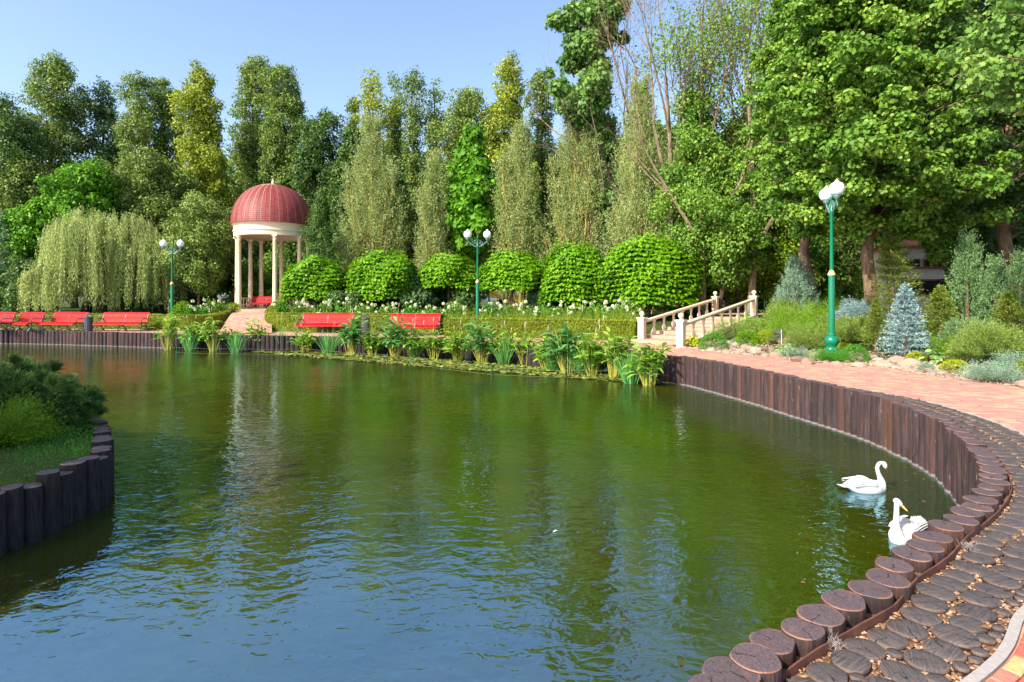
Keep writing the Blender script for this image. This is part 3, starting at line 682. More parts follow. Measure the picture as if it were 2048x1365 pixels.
# ------------------------------------------------------------------ gazebo
G = empty('gazebo', (GX, GY, GZ0), 0, 'round cream columned gazebo under a dark red dome', 'gazebo'); G.scale = (GK,)*3
m = MB(); m.lathe([(3.0,-.9),(3.0,-.12),(2.75,-.12),(2.75,.04),(2.6,.04),(0.001,.045)], n=48); m.build('floor', STEPM, G)
r = np.random.default_rng(8)
def column(parent, x, y, h):
    m = MB(); m.box((x,y,.09), (.36,.36,.14)); m.lathe([(.17,.16),(.185,.19),(.17,.23),(.145,.26),(.15,.3),(.135,1.6),(.12,h-.32),(.135,h-.30),(.135,h-.27),(.12,h-.25),(.125,h-.18),(.165,h-.12),(.17,h-.08)], (x,y,0), 16); m.box((x,y,h-.035), (.36,.36,.09))
    m.build('column', CREAM, parent, smooth=True)
CA = [-118,-80,-42,25,68,110,150,188,222]; hc = (az(470,GD-2)-GZ0)/GK
RC = 2.16
cpos = [(RC*sin(radians(a)), -RC*cos(radians(a))) for a in CA]
for x, y in cpos: column(G, x, y, hc)
m = MB(); z = hc
m.lathe([(2.0,z),(2.32,z),(2.32,z+.27),(2.37,z+.29),(2.37,z+.36),(2.32,z+.38),(2.32,z+.62),(2.38,z+.66),(2.44,z+.74),(2.46,z+.80),(2.05,z+.80),(2.05,z)], n=64, cap=False)
m.lathe([(2.05,z+.3),(1.2,z+.75),(.001,z+.9)], n=48, cap=False); m.build('entablature', CREAM, G, smooth=True)
# tiled dome: rows of small scales
m = MB(); zt = (az(371,GD)-GZ0)/GK; zb = hc+.80; Hd = zt-zb; rows = 34; per = 60
def dome_p(t): # t 0 bottom ..1 top
    a = t*pi/2; return (2.46*cos(a)**.88, zb+Hd*sin(a)**.96)
m.lathe([(2.50,zb-.05)]+[dome_p(t/24) for t in range(24)]+[(.001, zt)], n=88, t=.35, cap=False)
for j in range(rows):
    t0, t1 = j/rows*.97, (j+1.35)/rows*.97
    (r0, z0), (r1, z1) = dome_p(t0), dome_p(min(t1, .995))
    for i in range(per):
        a = 2*pi*(i+.5)/per; da = 2*pi/per*.47; s0 = 1.010; s1 = 1.003
        vs = [(r0*s0*cos(a-da), r0*s0*sin(a-da), z0), (r0*s0*1.001*cos(a), r0*s0*1.001*sin(a), z0-.012), (r0*s0*cos(a+da), r0*s0*sin(a+da), z0), (r1*s1*cos(a+da), r1*s1*sin(a+da), z1), (r1*s1*cos(a-da), r1*s1*sin(a-da), z1)]
        m.add(vs, [(0,1,2,3,4)], 0, min(.85, max(0, (.30 if i % 3 == 0 else .55)+r.normal()*.10)))
        if i % 2 == 0:
            a2 = 2*pi*i/per; rr, zz = dome_p((j+.5)/rows*.97); w = .024
            if rr > .2: m.add([(rr*1.016*cos(a2-w/rr), rr*1.016*sin(a2-w/rr), zz-.03), (rr*1.016*cos(a2+w/rr), rr*1.016*sin(a2+w/rr), zz-.03), (rr*1.014*cos(a2), rr*1.014*sin(a2), zz+.05)], [(0,1,2)], 0, 1.0)
dm = m.build('dome', DOME, G)
m = MB(); m.lathe([(.16,zt-.03),(.14,zt+.04),(.06,zt+.08),(.10,zt+.16),(.09,zt+.22),(.03,zt+.36),(.001,zt+.46)], n=14); m.build('finial', CREAM, dm, smooth=True)
def baluster(m, x, y, z, h, k=1.0):
    m.lathe([(.05*k,0),(.05*k,.05*h),(.03*k,.09*h),(.045*k,.18*h),(.062*k,.30*h),(.05*k,.42*h),(.028*k,.56*h),(.026*k,.66*h),(.04*k,.74*h),(.028*k,.80*h),(.045*k,.92*h),(.05*k,h)], (x,y,z), 10)
for k in range(len(CA)):
    a0, a1 = CA[k], CA[(k+1) % len(CA)]+(360 if k == len(CA)-1 else 0)
    if CA[k] == -42: continue
    m = MB(); nb = max(3, int((a1-a0)/7))
    for j in range(1, nb):
        a = radians(a0+(a1-a0)*j/nb); baluster(m, RC*sin(a), -RC*cos(a), .10, .55, 1)
    A = [radians(a0+(a1-a0)*j/8) for j in range(9)]
    m.tube([(RC*sin(a), -RC*cos(a), .70) for a in A], .06, 6); m.tube([(RC*sin(a), -RC*cos(a), .08) for a in A], .06, 6)
    m.build('balustrade', CREAM, G, smooth=True)
# brick ramp up to the gazebo
mb = MB(); c0 = np.array(at(490,668,.74)); c1 = np.array((GX-.1, GY-3.0)); vs = []
for k in range(25):
    t = k/24; c = c0+(c1-c0)*t; w = 1.4-.2*t
    for j, jj in enumerate((-1,-.999,0,.999,1)): x = c[0]+w*jj; vs.append((x, c[1], (.75+(GZ0-.13-.75)*sm(t, -.15, 1.1)) - (.5 if j in (0, 4) and t > .08 else 0)))
mb.add(vs, [(k*5+j, k*5+j+1, k*5+j+6, k*5+j+5) for k in range(24) for j in range(4)]); tag(mb.build('gazebo_path', PATHM), kind='structure')
def urn(px, Y, label):
    x = ax(px, Y); root = empty('planter', (x, Y, gz(x, Y)), 0, label, 'planter', 'white urns by the gazebo path'); m = MB()
    m.lathe([(.16,-.05),(.16,.05),(.10,.10),(.08,.16),(.2,.30),(.30,.46),(.33,.58),(.31,.58),(.25,.50)], n=20); m.build('pot', POTM, root, smooth=True)
    q = np.random.default_rng(px); n = 60; S = q.normal(size=(n,3))*.08+np.array((0,0,.5)); D = rnd(q, n)+np.array((0,0,.9))
    V, t = shoot_leaves(q, S, D, q.uniform(.25,.5,n), 12, .12, .35, -.8); link('leaves', big_mesh('leaves', V, 4, LEAF['golden'], t), root)
urn(474, 37.5, 'white urn with a yellow green plant left of the gazebo path'); urn(550, 36.0, 'white urn with a yellow green plant right of the gazebo path')

# ------------------------------------------------------------------ stairs with balustrades
def balustrade(p0, z0, p1, z1, label, nb):
    root = empty('balustrade', (p0[0], p0[1], z0), 0, label, 'balustrade', 'cream stair balustrades')
    d = np.array(p1)-np.array(p0); rz = math.atan2(d[1], d[0]); dz = z1-z0; Ln = float(np.hypot(*d)); u = d/Ln; n_ = np.array((-u[1], u[0]))
    for (q, zz) in (((0,0), 0.0), (d, dz)):
        m = MB(); m.box((q[0],q[1],zz+.44), (.26,.26,1.08), rz, 0, .5, .012)
        post = m.build('post', CREAM, root)
        m = MB(); m.box((q[0],q[1],zz+1.0), (.36,.36,.05), rz, 0, .5, .012); m.box((q[0],q[1],zz+.955), (.31,.31,.05), rz)
        m.build('cap', CREAM, post); m = MB(); m.lathe([(.08,1.02),(.05,1.05),(.045,1.08),(.06,1.10)], (q[0],q[1],zz), 14); m.ball((q[0],q[1],zz+1.18), .105, 16); m.build('ball', CREAM, post, smooth=True)
        m = MB()
        for s1, s2 in ((u,1),(u,-1),(n_,1),(n_,-1)):
            c = np.array(q)+s1*s2*.131; a = rz if s1 is n_ else rz+pi/2
            for ox, hz, wx, cz in ((-.075,.60,.012,.46),(.075,.60,.012,.46)):
                t_ = np.array((cos(a), sin(a))); cc = c+t_*ox; m.box((cc[0],cc[1],zz+cz), (wx,.012,hz), a)
            m.box((c[0],c[1],zz+.76), (.16,.012,.012), a); m.box((c[0],c[1],zz+.16), (.16,.012,.012), a)
            m.box((c[0],c[1],zz+.46), (.135,.004,.585), a)
        m.build('inset_panel', CREAMD, post)
    e0 = u*.13; e1 = d-u*.13
    m = MB(); m.tube([(e0[0],e0[1],.84),(d[0]/2,d[1]/2,.845+dz/2),(e1[0],e1[1],.85+dz)], .095, 12, flat=.8); m.build('rail', CREAM, root, smooth=True)
    m = MB(); k = [(e0, -.02), (e1, dz-.02)]; w = n_*.12; vs = []
    for e, zz in k:
        for s, h in ((-1,-.5),(1,-.5),(1,.13),(-1,.13)): vs.append((e[0]+s*w[0], e[1]+s*w[1], zz+h))
    m.add(vs, [(0,1,2,3),(7,6,5,4),(0,4,5,1),(1,5,6,2),(2,6,7,3),(3,7,4,0)]); m.build('stringer', CREAM, root)
    for j in range(nb):
        t = (j+1)/(nb+1); q = e0+(e1-e0)*t; m = MB(); baluster(m, q[0], q[1], dz*t+.10, .68, 1.6); m.build('baluster', CREAM, root, smooth=True)
SL0 = at(1284,684,.74); SR0 = at(1362,696,.74); ST = np.array((5.1,5.9)); ZT = 1.66
balustrade(SL0, .74, tuple(np.array(SL0)+ST), ZT, 'cream stair balustrade on the far left side, ending against the flower bed', 7)
balustrade(SR0, .74, tuple(np.array(SR0)+ST), ZT, 'cream stair balustrade nearest the rock garden', 7)
m = MB(); a = np.array(SL0); b = np.array(SR0); rz = math.atan2(ST[1], ST[0]); wd = np.linalg.norm(b-a); Ls = np.linalg.norm(ST); ns = 7
for k in range(ns):
    t0 = (k+.25)/ns; c = (a+b)/2+ST*(t0+(1.12-t0)/2); zz = .74+(ZT-.74)*(k+1)/ns
    m.box((c[0], c[1], zz/2+.2+k*.0), ((1.12-t0)*Ls, wd-.24, zz-.4), rz, 0, .5, .01)
tag(m.build('steps', STEPM), 'wide low pink stone steps between the two balustrades', 'steps')
mb = MB(); c = (a+b)/2+ST*1.0; d_ = unit(ST); vs = []; nrm = np.array((-d_[1], d_[0]))
for k in range(12):
    p = c+d_*(k*1.4); 
    for s in (-1, 1): q = p+nrm*s*(1.2+k*.15); vs.append((q[0], q[1], gz(q[0], q[1])+.02))
mb.add(vs, [(2*k, 2*k+1, 2*k+3, 2*k+2) for k in range(11)]); tag(mb.build('upper_path', STEPM), kind='structure')

# ------------------------------------------------------------------ hedges
def hedge(pts, wid, hgt, label, n, seed, leaf='hedge'):
    P = resample(smooth_poly(pts, .2), .3); nr = normals2(P); r = np.random.default_rng(seed); mb = MB(); vs = []
    sec = [(-1,0),(-1,.5),(-.97,.93),(-.85,1),(0,1.01),(.85,1),(.97,.93),(1,.5),(1,0)]; k = len(sec); o = P[0]
    for i, p in enumerate(P):
        g = gz(p[0], p[1])
        for u, v in sec:
            x, y = p+nr[i]*u*(wid/2-.03); vs.append((x+r.normal()*.008, y+r.normal()*.008, g-.05+v*(hgt+.02)+r.normal()*.006))
    nP = len(P); fs = [(i*k+j, i*k+j+1, (i+1)*k+j+1, (i+1)*k+j) for i in range(nP-1) for j in range(k-1)]+[tuple(range(k)), tuple(range((nP-1)*k, nP*k))]
    mb.add(vs, fs, t=.25); root = empty('hedge', (0,0,0), 0, label, 'hedge', 'clipped box hedges'); mb.build('branches', LEAF[leaf], root)
    s = r.uniform(0, nP-1.001, n); i = s.astype(int); f = (s-i)[:,None]; p = P[i]*(1-f)+P[i+1]*f; nm = nr[i]
    side = r.random(n); top = side < .42; sd = np.where(side > .71, 1, -1); u = np.where(top, r.uniform(-1, 1, n), sd); v = np.where(top, 1, r.random(n))
    xy = p+nm*(u*wid/2)[:,None]; g = np.array([gz(a, b) for a, b in xy[::max(1, n//400)]]); g = np.interp(np.arange(n), np.arange(0, n, max(1, n//400))[:len(g)], g)
    g = np.array([gz(a, b) for a, b in P])[i]
    Q = np.stack([xy[:,0], xy[:,1], g+v*hgt], 1)+r.normal(size=(n,3))*.014
    ends = r.random(n) < .06; e = np.where(r.random(n) < .5, 0, nP-1)
    ue = r.uniform(-1, 1, n); ve = r.random(n); Pe = P[e]+nr[e]*(ue*wid/2)[:,None]; ge = np.array([gz(a, b) for a, b in P])[e]
    Q[ends] = (np.stack([Pe[:,0], Pe[:,1], ge+ve*hgt], 1)+r.normal(size=(n,3))*.015)[ends]
    out = np.stack([np.where(top, 0, nm[:,0]*sd), np.where(top, 0, nm[:,1]*sd), top*1.0], 1)
    D = unit(out*.8+r.normal(size=(n,3))*.6+np.array((0,0,.3))); Nn = unit(out+r.normal(size=(n,3))*.7)
    t = .5+r.normal(size=n)*.15+.12*np.sin(Q[:,0]*3.1)*np.sin(Q[:,2]*9+Q[:,0])
    link('foliage', big_mesh('foliage', leaf_verts(Q, D, Nn, r.uniform(.045,.085,n), .045), 4, LEAF[leaf], t), root)
hedge([(-14.9,38.6),(-14.5,36),(-13.9,34.1),(-12.9,33.0),(-10.8,32.6),(-7,32.0),(-3.7,31.0)], .6, .98, 'clipped green hedge behind the two middle benches, rounded at the gazebo path', 34000, 1)
hedge([(-3.2,28.8),(-1,28.2),(1.8,27.1),(5.3,25.1)], .65, .82, 'long clipped hedge running from the middle benches to the stairs', 32000, 2)
hedge([(-34,36.4),(-28,36.2),(-23,35.8),(-21.2,35.4)], .6, .84, 'clipped hedge behind the left benches under the willow', 17000, 3)
hedge([(-21.3,34.6),(-19.2,34.0),(-18.0,34.5),(-17.7,36.2),(-18.0,38.4)], .6, .84, 'curved clipped hedge left of the gazebo path', 14000, 4)

# ------------------------------------------------------------------ clipped catalpa trees
for k, (px, ty, by, hw, Y) in enumerate([(632,518,602,57,36.3),(770,505,603,69,36.5),(897,510,578,54,36.5),(1024,505,582,58,34.5),(1150,490,610,67,33),(1296,478,612,95,31.5)]):
    x = ax(px, Y); g = gz(x, Y); r = np.random.default_rng(50+k); R = hw*Y/F; zt = az(ty, Y)-g; zb = az(by, Y)-g; hh = (zt-zb)
    root = empty('globe_tree', (x, Y, g), 0, ['smallest round clipped tree, nearest the gazebo', 'broad clipped round tree above the left hedge bench', 'round clipped tree just left of the middle lamp', 'round clipped tree just right of the middle lamp', 'round clipped tree second from the stairs', 'largest round clipped tree beside the stairs'][k], 'globe tree', 'clipped globe trees')
    m = MB(); m.tube(wob((0,0,-.2), (0,0,zb+hh*.45), 5, .03, r), [.11,.09,.08,.075,.07,.06], 8)
    for j in range(14):
        a = r.uniform(0, 6.28); rr = R*r.uniform(.4,.8); m.tube([(0,0,zb+.0+hh*.1), (rr*.5*cos(a), rr*.5*sin(a), zb+hh*.35), (rr*cos(a), rr*sin(a), zb+hh*r.uniform(.4,.75))], [.04,.03,.01], 5)
    m.build('trunk', BARKR, root, smooth=True)
    n = int(15000*(R/1.6)**2); q = r.random(n)**.8; ph = r.uniform(0, 2*pi, n); th = np.arccos(1-q*1.30)   # polar angle from top
    lum = 1+.10*np.sin(3*ph+k*1.7)*np.sin(th*3+k)+.06*np.sin(5*ph+2*k+th*4)+.05*r.normal(size=n); dep = r.uniform(.80, 1.03, n)*lum
    low = hh*.36; up = hh-low; zz = np.cos(th); P = np.stack([R*np.sin(np.minimum(th, 1.75))*np.cos(ph)*dep, R*np.sin(np.minimum(th, 1.75))*np.sin(ph)*dep, zb+low+np.where(zz > 0, zz*up, zz*low/.35)*dep], 1)
    # quantise to overlapping tiers
    P[:,2] += .05*np.sin(P[:,2]*26+np.sin(ph*4)*2)
    out = unit(np.stack([np.cos(ph), np.sin(ph), 0*ph], 1)); D = unit(out*.8+np.array((0,0,-.62))+r.normal(size=(n,3))*.28); Nn = unit(out*.55+np.array((0,0,.85))+r.normal(size=(n,3))*.22)
    s = r.uniform(.10,.20,n); link('crown', big_mesh('crown', leaf_verts(P, D, Nn, s, s*.85, T_OVAL), 8, LEAF['catalpa'], .36+.05*((k*5)%4)+.12*np.sin(ph*6+k)*np.sin(th*7)+r.normal(size=n)*.22), root)

# ------------------------------------------------------------------ trees
def broad(*a, **k): return tree(*a, **k)
T_ = 'tall park trees against the sky'
broad('tree', 8, 195, 62, 47, 'dark', 'dark green tree cut off by the left edge of the photo', group=T_, prof=P_TALL, nl=22000)
broad('tree', 106, 112, 60, 52, 'olive', 'tall olive tree with the broadest top at left, brown patch on its trunk', group=T_, prof=[(0,.7),(.25,.9),(.42,.6),(.6,1),(.85,.85),(1,.25)], nl=30000, rad=.35, barkm=BARKR)
broad('tree', 205, 155, 40, 54, 'bluegreen', 'slim dark blue green tree third from the left edge', group=T_, prof=P_COL, nl=16000, lump=.4)
broad('tree', 278, 150, 48, 53, 'olive', 'olive tree with a bent bare trunk showing below its crown', group=T_, prof=[(0,1.2),(.3,1.1),(.42,.3),(.55,.55),(.75,1),(1,.4)], nl=19000, barkm=BARKR, rad=.34, lump=.4)
broad('tree', 334, 158, 36, 55, 'olive', 'olive tree close behind the bent trunk, flat topped', group=T_, prof=P_TALL, nl=15000, lump=.4)
broad('tree', 402, 126, 58, 49, 'yellow', 'tall pointed yellow green conical tree left of the gazebo', group=T_, prof=[(0,1),(.35,1),(.6,.68),(.85,.52),(1,.15)], nl=30000, lump=.2)
broad('tree', 508, 115, 46, 54, 'olive', 'tall dark olive tree above the dome, left of its twin', group=T_, prof=P_TALL, nl=24000, tvar=.16)
broad('tree', 566, 128, 52, 51, 'olive', 'tall yellowish olive tree directly above the dome', group=T_, prof=P_TALL, nl=28000, lump=.3)
broad('tree', 645, 218, 52, 50, 'dark', 'round topped dark green tree right of the dome', group=T_, prof=P_ROUND, zb=560, nl=22000)
for px, tp, hw, Y, lf, lb in [(709,196,15,56,'olive','thinnest short columnar tree in the middle of the skyline'),(745,140,31,54,'yellow','leftmost and widest of the slim trees in the middle skyline'),
    (790,150,19,57,'olive','thin dark columnar tree between two yellower slim trees'),(826,140,26,54,'olive','slim olive tree with a long bare dark trunk in the middle skyline'),(869,154,21,56,'olive','rightmost slim tree of the middle skyline')]:
    tree('tree', px, tp, hw, Y, lf, lb, group='slim trees in the middle of the skyline', prof=[(0,1.6),(.3,1.4),(.45,.5),(.6,.7),(.85,1),(1,.5)], nl=8000, rad=.26, cr=.62, lump=.35, nlimb=30)
broad('tree', 935, 180, 62, 51, 'olive', 'broad olive tree left of the yellow flecked tree', group=T_, prof=P_TALL, nl=26000)
broad('tree', 1012, 112, 52, 50, 'yellow', 'tall yellow flecked tree right of the middle lamp', group=T_, prof=[(0,1.1),(.4,1.15),(.7,1),(.85,.6),(1,.12)], nl=28000, tvar=.25, lump=.35)
broad('tree', 1086, 142, 30, 54, 'olive', 'slender olive tree with a thin top beside the maple', group=T_, prof=[(0,1.6),(.5,1.5),(.7,.7),(.9,1),(1,.4)], nl=16000, lump=.4)
broad('tree', 1180, -40, 74, 40, 'maplecool', 'tall green maple with open branches right of the open sky', group=T_, prof=[(0,.35),(.3,.5),(.45,1),(.6,.95),(.72,.6),(.85,.9),(1,.5)], nl=13000, ls=.27, T=T_MAPLE, wid=1.0, lump=.35, nc=52, cr=.85, nlimb=48, zb=420, seed=5, barkm=BARKR)
# second storey: silver willows and fresh green trees
def silver(px, top, bot, hw, Y, label, seed, leaf='silver', n=700):
    r = np.random.default_rng(seed); x = ax(px, Y); g = gz(x, Y); zt = az(top, Y)-g; R = hw*Y/F*1.15
    root = empty('silver_willow', (x, Y, g), 0, label, 'silver willow', 'silver green willows'); m = MB()
    S = []; D = []; Ln = []
    heads = [(0, 0, 1.0)]+[(r.uniform(-.6,.6)*R, r.uniform(-.5,.5)*R, r.uniform(.62,.9)) for _ in range(4)]
    for k in range(n):
        hx, hy, hf = heads[r.integers(len(heads))] if r.random() < .62 else heads[0]
        t = r.random()**.8; z = .4+(zt*hf-1.0)*t; rr = R*(1-t**1.5*.95)*np.clip(r.random()**.5, .1, 1)*(.75 if hf < 1 else 1); a = r.uniform(0, 2*pi)
        S.append((hx*(t**.6)+rr*cos(a)*.8, hy*(t**.6)+rr*sin(a)*.8, z)); D.append((cos(a)*.33, sin(a)*.33, 1)); Ln.append(r.uniform(.7, 1.7))
    S, D, Ln = np.array(S), unit(np.array(D)), np.array(Ln)
    V, t = shoot_leaves(r, S, D, Ln, 42, .17, .26, -.05, .75, t0=r.normal(size=n)*.12, jit=.10)
    m.tube(wob((0,0,-.2), (0,0,zt*.9), 6, .12, r), [.16,.13,.11,.08,.06,.04,.015], 6)
    for hx, hy, hf in heads[1:]: m.tube([(0,0,.4),(hx*.6,hy*.6,zt*hf*.4),(hx,hy,zt*hf*.9)], [.10,.07,.015], 6)
    for k in range(0, n, 6): m.tube([S[k]-D[k]*1.2, S[k], S[k]+D[k]*Ln[k]*.8], [.028,.018,.006], 4)
    m.build('trunk', YSTEM, root); link('crown', big_mesh('crown', V, 4, LEAF[leaf], t), root)
silver(742, 238, 545, 76, 43, 'broad silver green willow right of the gazebo', 1, n=950)
silver(868, 305, 530, 42, 42, 'narrow silver green willow behind the third globe tree', 2, n=460)
silver(1040, 250, 530, 60, 41, 'silver green willow behind the middle lamp', 3, n=760)
silver(1150, 205, 520, 70, 40, 'tall silver green willow below the maple', 4, n=950)
silver(1282, 165, 520, 84, 37, 'tallest silver green willow, above the biggest globe tree', 5, n=1250)
broad('tree', 172, 318, 60, 42, 'bright', 'fresh bright green tree rising behind the weeping willow', prof=P_ROUND, nl=15000, ls=.22, zb=520)
broad('tree', 84, 392, 50, 42, 'bright', 'lower bright green tree left of the weeping willow', prof=P_ROUND, nl=13000, ls=.22)
broad('tree', 45, 300, 55, 46, 'olive', 'brownish olive tree behind the lower bright green one', prof=P_ROUND, nl=17000)
broad('tree', 948, 262, 60, 43.5, 'bright', 'vivid green maple between two silver willows', prof=P_CONE, nl=20000, ls=.33, T=T_MAPLE, wid=1.0, zb=500)
broad('tree', 398, 388, 64, 40, 'pine', 'soft green feathery tree left of the gazebo columns', prof=P_ROUND, nl=24000, ls=.16, wid=.4, zb=580, barkm=BARKR, rad=.09, cr=.55)
broad('tree', 640, 378, 34, 38.6, 'dark', 'feathery dark green tree partly covering the right side of the dome', prof=P_CONE, nl=15000, ls=.14, wid=.4, zb=600, rad=.08, cr=.45)
broad('tree', 300, 300, 66, 45, 'olive', 'dark olive tree filling the space behind the lamp at left', prof=P_TALL, nl=22000)
broad('tree', 700, 250, 34, 48, 'dark', 'dark green tree between dome and silver willow', prof=P_TALL, nl=14000)
# understorey mass far behind
und = [(-20,330,'dark'),(60,350,'olive'),(150,330,'dark'),(240,300,'dark'),(345,330,'bluegreen'),(430,300,'dark'),(500,300,'dark'),(580,330,'dark'),(650,330,'dark'),(725,300,'dark'),(800,280,'dark'),(860,300,'bluegreen'),(925,290,'dark'),(1000,300,'dark'),(1080,280,'dark'),
       (1150,300,'dark'),(1230,270,'dark'),(1310,250,'olive'),(1390,260,'dark'),(1470,240,'dark'),(1545,220,'dark'),(1640,200,'dark'),(1740,150,'dark'),(1850,120,'dark'),(1960,90,'dark'),(2060,60,'dark')]
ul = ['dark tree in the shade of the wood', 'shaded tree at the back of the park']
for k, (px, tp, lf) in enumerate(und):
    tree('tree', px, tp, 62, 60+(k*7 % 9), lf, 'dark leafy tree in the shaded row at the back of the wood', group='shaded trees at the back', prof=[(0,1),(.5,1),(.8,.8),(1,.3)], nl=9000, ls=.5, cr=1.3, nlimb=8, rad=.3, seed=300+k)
# bushes that close the space under the crowns
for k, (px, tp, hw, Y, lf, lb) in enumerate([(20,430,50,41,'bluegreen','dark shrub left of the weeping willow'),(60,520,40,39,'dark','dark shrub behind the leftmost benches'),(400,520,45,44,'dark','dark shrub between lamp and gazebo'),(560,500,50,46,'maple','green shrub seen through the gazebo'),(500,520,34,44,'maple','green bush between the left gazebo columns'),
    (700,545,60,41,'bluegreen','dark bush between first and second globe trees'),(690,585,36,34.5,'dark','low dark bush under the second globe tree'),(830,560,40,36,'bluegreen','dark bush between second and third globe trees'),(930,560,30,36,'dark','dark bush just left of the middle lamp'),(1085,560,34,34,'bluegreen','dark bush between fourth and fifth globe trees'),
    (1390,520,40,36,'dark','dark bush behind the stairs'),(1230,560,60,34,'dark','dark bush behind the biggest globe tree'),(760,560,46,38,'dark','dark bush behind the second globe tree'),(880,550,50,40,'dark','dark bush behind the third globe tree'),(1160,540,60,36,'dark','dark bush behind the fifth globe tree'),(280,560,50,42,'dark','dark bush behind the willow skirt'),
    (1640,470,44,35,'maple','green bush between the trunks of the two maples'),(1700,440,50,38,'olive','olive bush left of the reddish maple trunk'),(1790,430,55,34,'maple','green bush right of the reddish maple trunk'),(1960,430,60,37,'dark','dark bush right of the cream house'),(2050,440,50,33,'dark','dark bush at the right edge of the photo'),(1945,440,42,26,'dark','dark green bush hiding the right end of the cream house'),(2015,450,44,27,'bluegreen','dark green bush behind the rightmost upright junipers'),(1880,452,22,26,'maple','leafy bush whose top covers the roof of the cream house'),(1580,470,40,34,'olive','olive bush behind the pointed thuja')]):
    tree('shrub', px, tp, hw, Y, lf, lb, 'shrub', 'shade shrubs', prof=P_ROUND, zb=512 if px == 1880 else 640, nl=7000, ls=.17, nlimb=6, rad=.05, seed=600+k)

# bare brown topped trees
def bare(px, Y, top, label, seed, lean=0.0, leafn=1500, green=1500):
    r = np.random.default_rng(seed); x = ax(px, Y); g = gz(x, Y); zt = az(top, Y)-g; root = empty('bare_tree', (x, Y, g), 0, label, 'bare tree', 'half bare brown trees'); m = MB(); tips = []; m2 = MB()
    def br(p, d, ln, rad, dep):
        k = 4; pts = [p]; q = p.copy(); dd = d.copy()
        for i in range(k): dd = unit(dd+r.normal(size=3)*(.035 if dep == 0 else .10)+np.array((0,0,.04))); q = q+dd*ln/k; pts.append(q.copy())
        m.tube(pts, [rad*(1-.6*i/k) for i in range(k+1)], 7 if dep == 0 else (5 if dep < 2 else 3), 0 if dep < 3 else 1)
        if dep >= 2: tips.extend(pts[2:])
        if dep == 4: return
        for i in range((7, 6, 5, 3)[dep]):
            j = r.integers(2, k+1) if dep else r.integers(1, k+1); a = unit(dd*.9+rnd(r, 1)[0]*(.62 if dep < 2 else .8)+np.array((0,0,.65 if dep == 0 else .25))); br(pts[j], a, ln*r.uniform(.45,.66), rad*(1-.6*j/k)*.62, dep+1)
    br(np.array((0,0,-.2)), unit(np.array((lean,0,1.))), zt*.72, .21, 0)
    m.build('trunk', [BARKB, BARKR], root, smooth=True)
    tips = np.array(tips); c = tips[r.integers(0, len(tips), leafn)]+r.normal(size=(leafn,3))*.18; c = c[(c[:,2] > zt*.5) & (np.abs(c[:,0]) < 2.6)][:int(leafn*1.1)]
    n1 = len(c); P = c; s = r.uniform(.06,.15,n1); V = leaf_verts(P, rnd(r, n1)+np.array((0,0,-.6)), rnd(r, n1), s, s*.6); link('dry_leaves', big_mesh('dry_leaves', V, 4, LEAF['dry'], r.random(n1)), root)
    tt = tips[(tips[:,2] < zt*.85) & (np.abs(tips[:,0]) < 2.6)]; green = int(green*1.8)
    if len(tt) > 5 and green:
        P = tt[r.integers(0, len(tt), green)]+r.normal(size=(green,3))*.3; s = r.uniform(.10,.20,green); link('leaves', big_mesh('leaves', leaf_verts(P, rnd(r, green), rnd(r, green)+np.array((0,0,.8)), s, s*.7), 4, LEAF['maple'], .6+r.normal(size=green)*.2), root)
bare(1345, 33, -40, 'bare brown tree furthest left, near the maple', 51, -.02)
bare(1405, 31, -90, 'bare brown tree with the straightest pale trunk', 12, 0)
bare(1455, 34, -60, 'bare brown tree with a thin dark trunk between pale ones', 3, .02)
bare(1500, 31, -70, 'bare brown tree furthest right, forking beside the big maple', 14, .03)
bare(1275, 39, -60, 'bare brown tree spreading twigs behind the maple', 25, 0.0, 2500, 400)
bare(1540, 36, -90, 'bare brown tree half hidden behind the big maple crown', 26, .05, 3500, 1500)
# climbers and green shrubs round their feet
for px, tp, hw, Y, lf, lb, nl in [(1385,170,62,32,'maple','yellow green leafy tree climbing among the bare trunks',13000),(1480,215,55,33,'maple','mid green leafy tree right of the bare trunks',11000),(1445,330,75,31,'maple','loose green tree below the bare trunks',15000),(1530,300,50,34,'olive','olive tree in the gap before the big maple',11000),
    (1475,425,62,34,'golden','yellow green shrub behind the top of the stairs',13000),(1555,425,52,33,'golden','taller yellow green shrub left of the rock garden lamp',10000)]:
    tree('shrub' if lf == 'golden' else 'tree', px, tp, hw, Y, 'lime' if lf == 'golden' else lf, lb, 'shrub' if lf == 'golden' else 'tree', prof=P_ROUND, nl=int(nl*1.3), ls=.15, zb=600 if lf == 'golden' else 560, lump=.4, rad=.12, cr=.7)

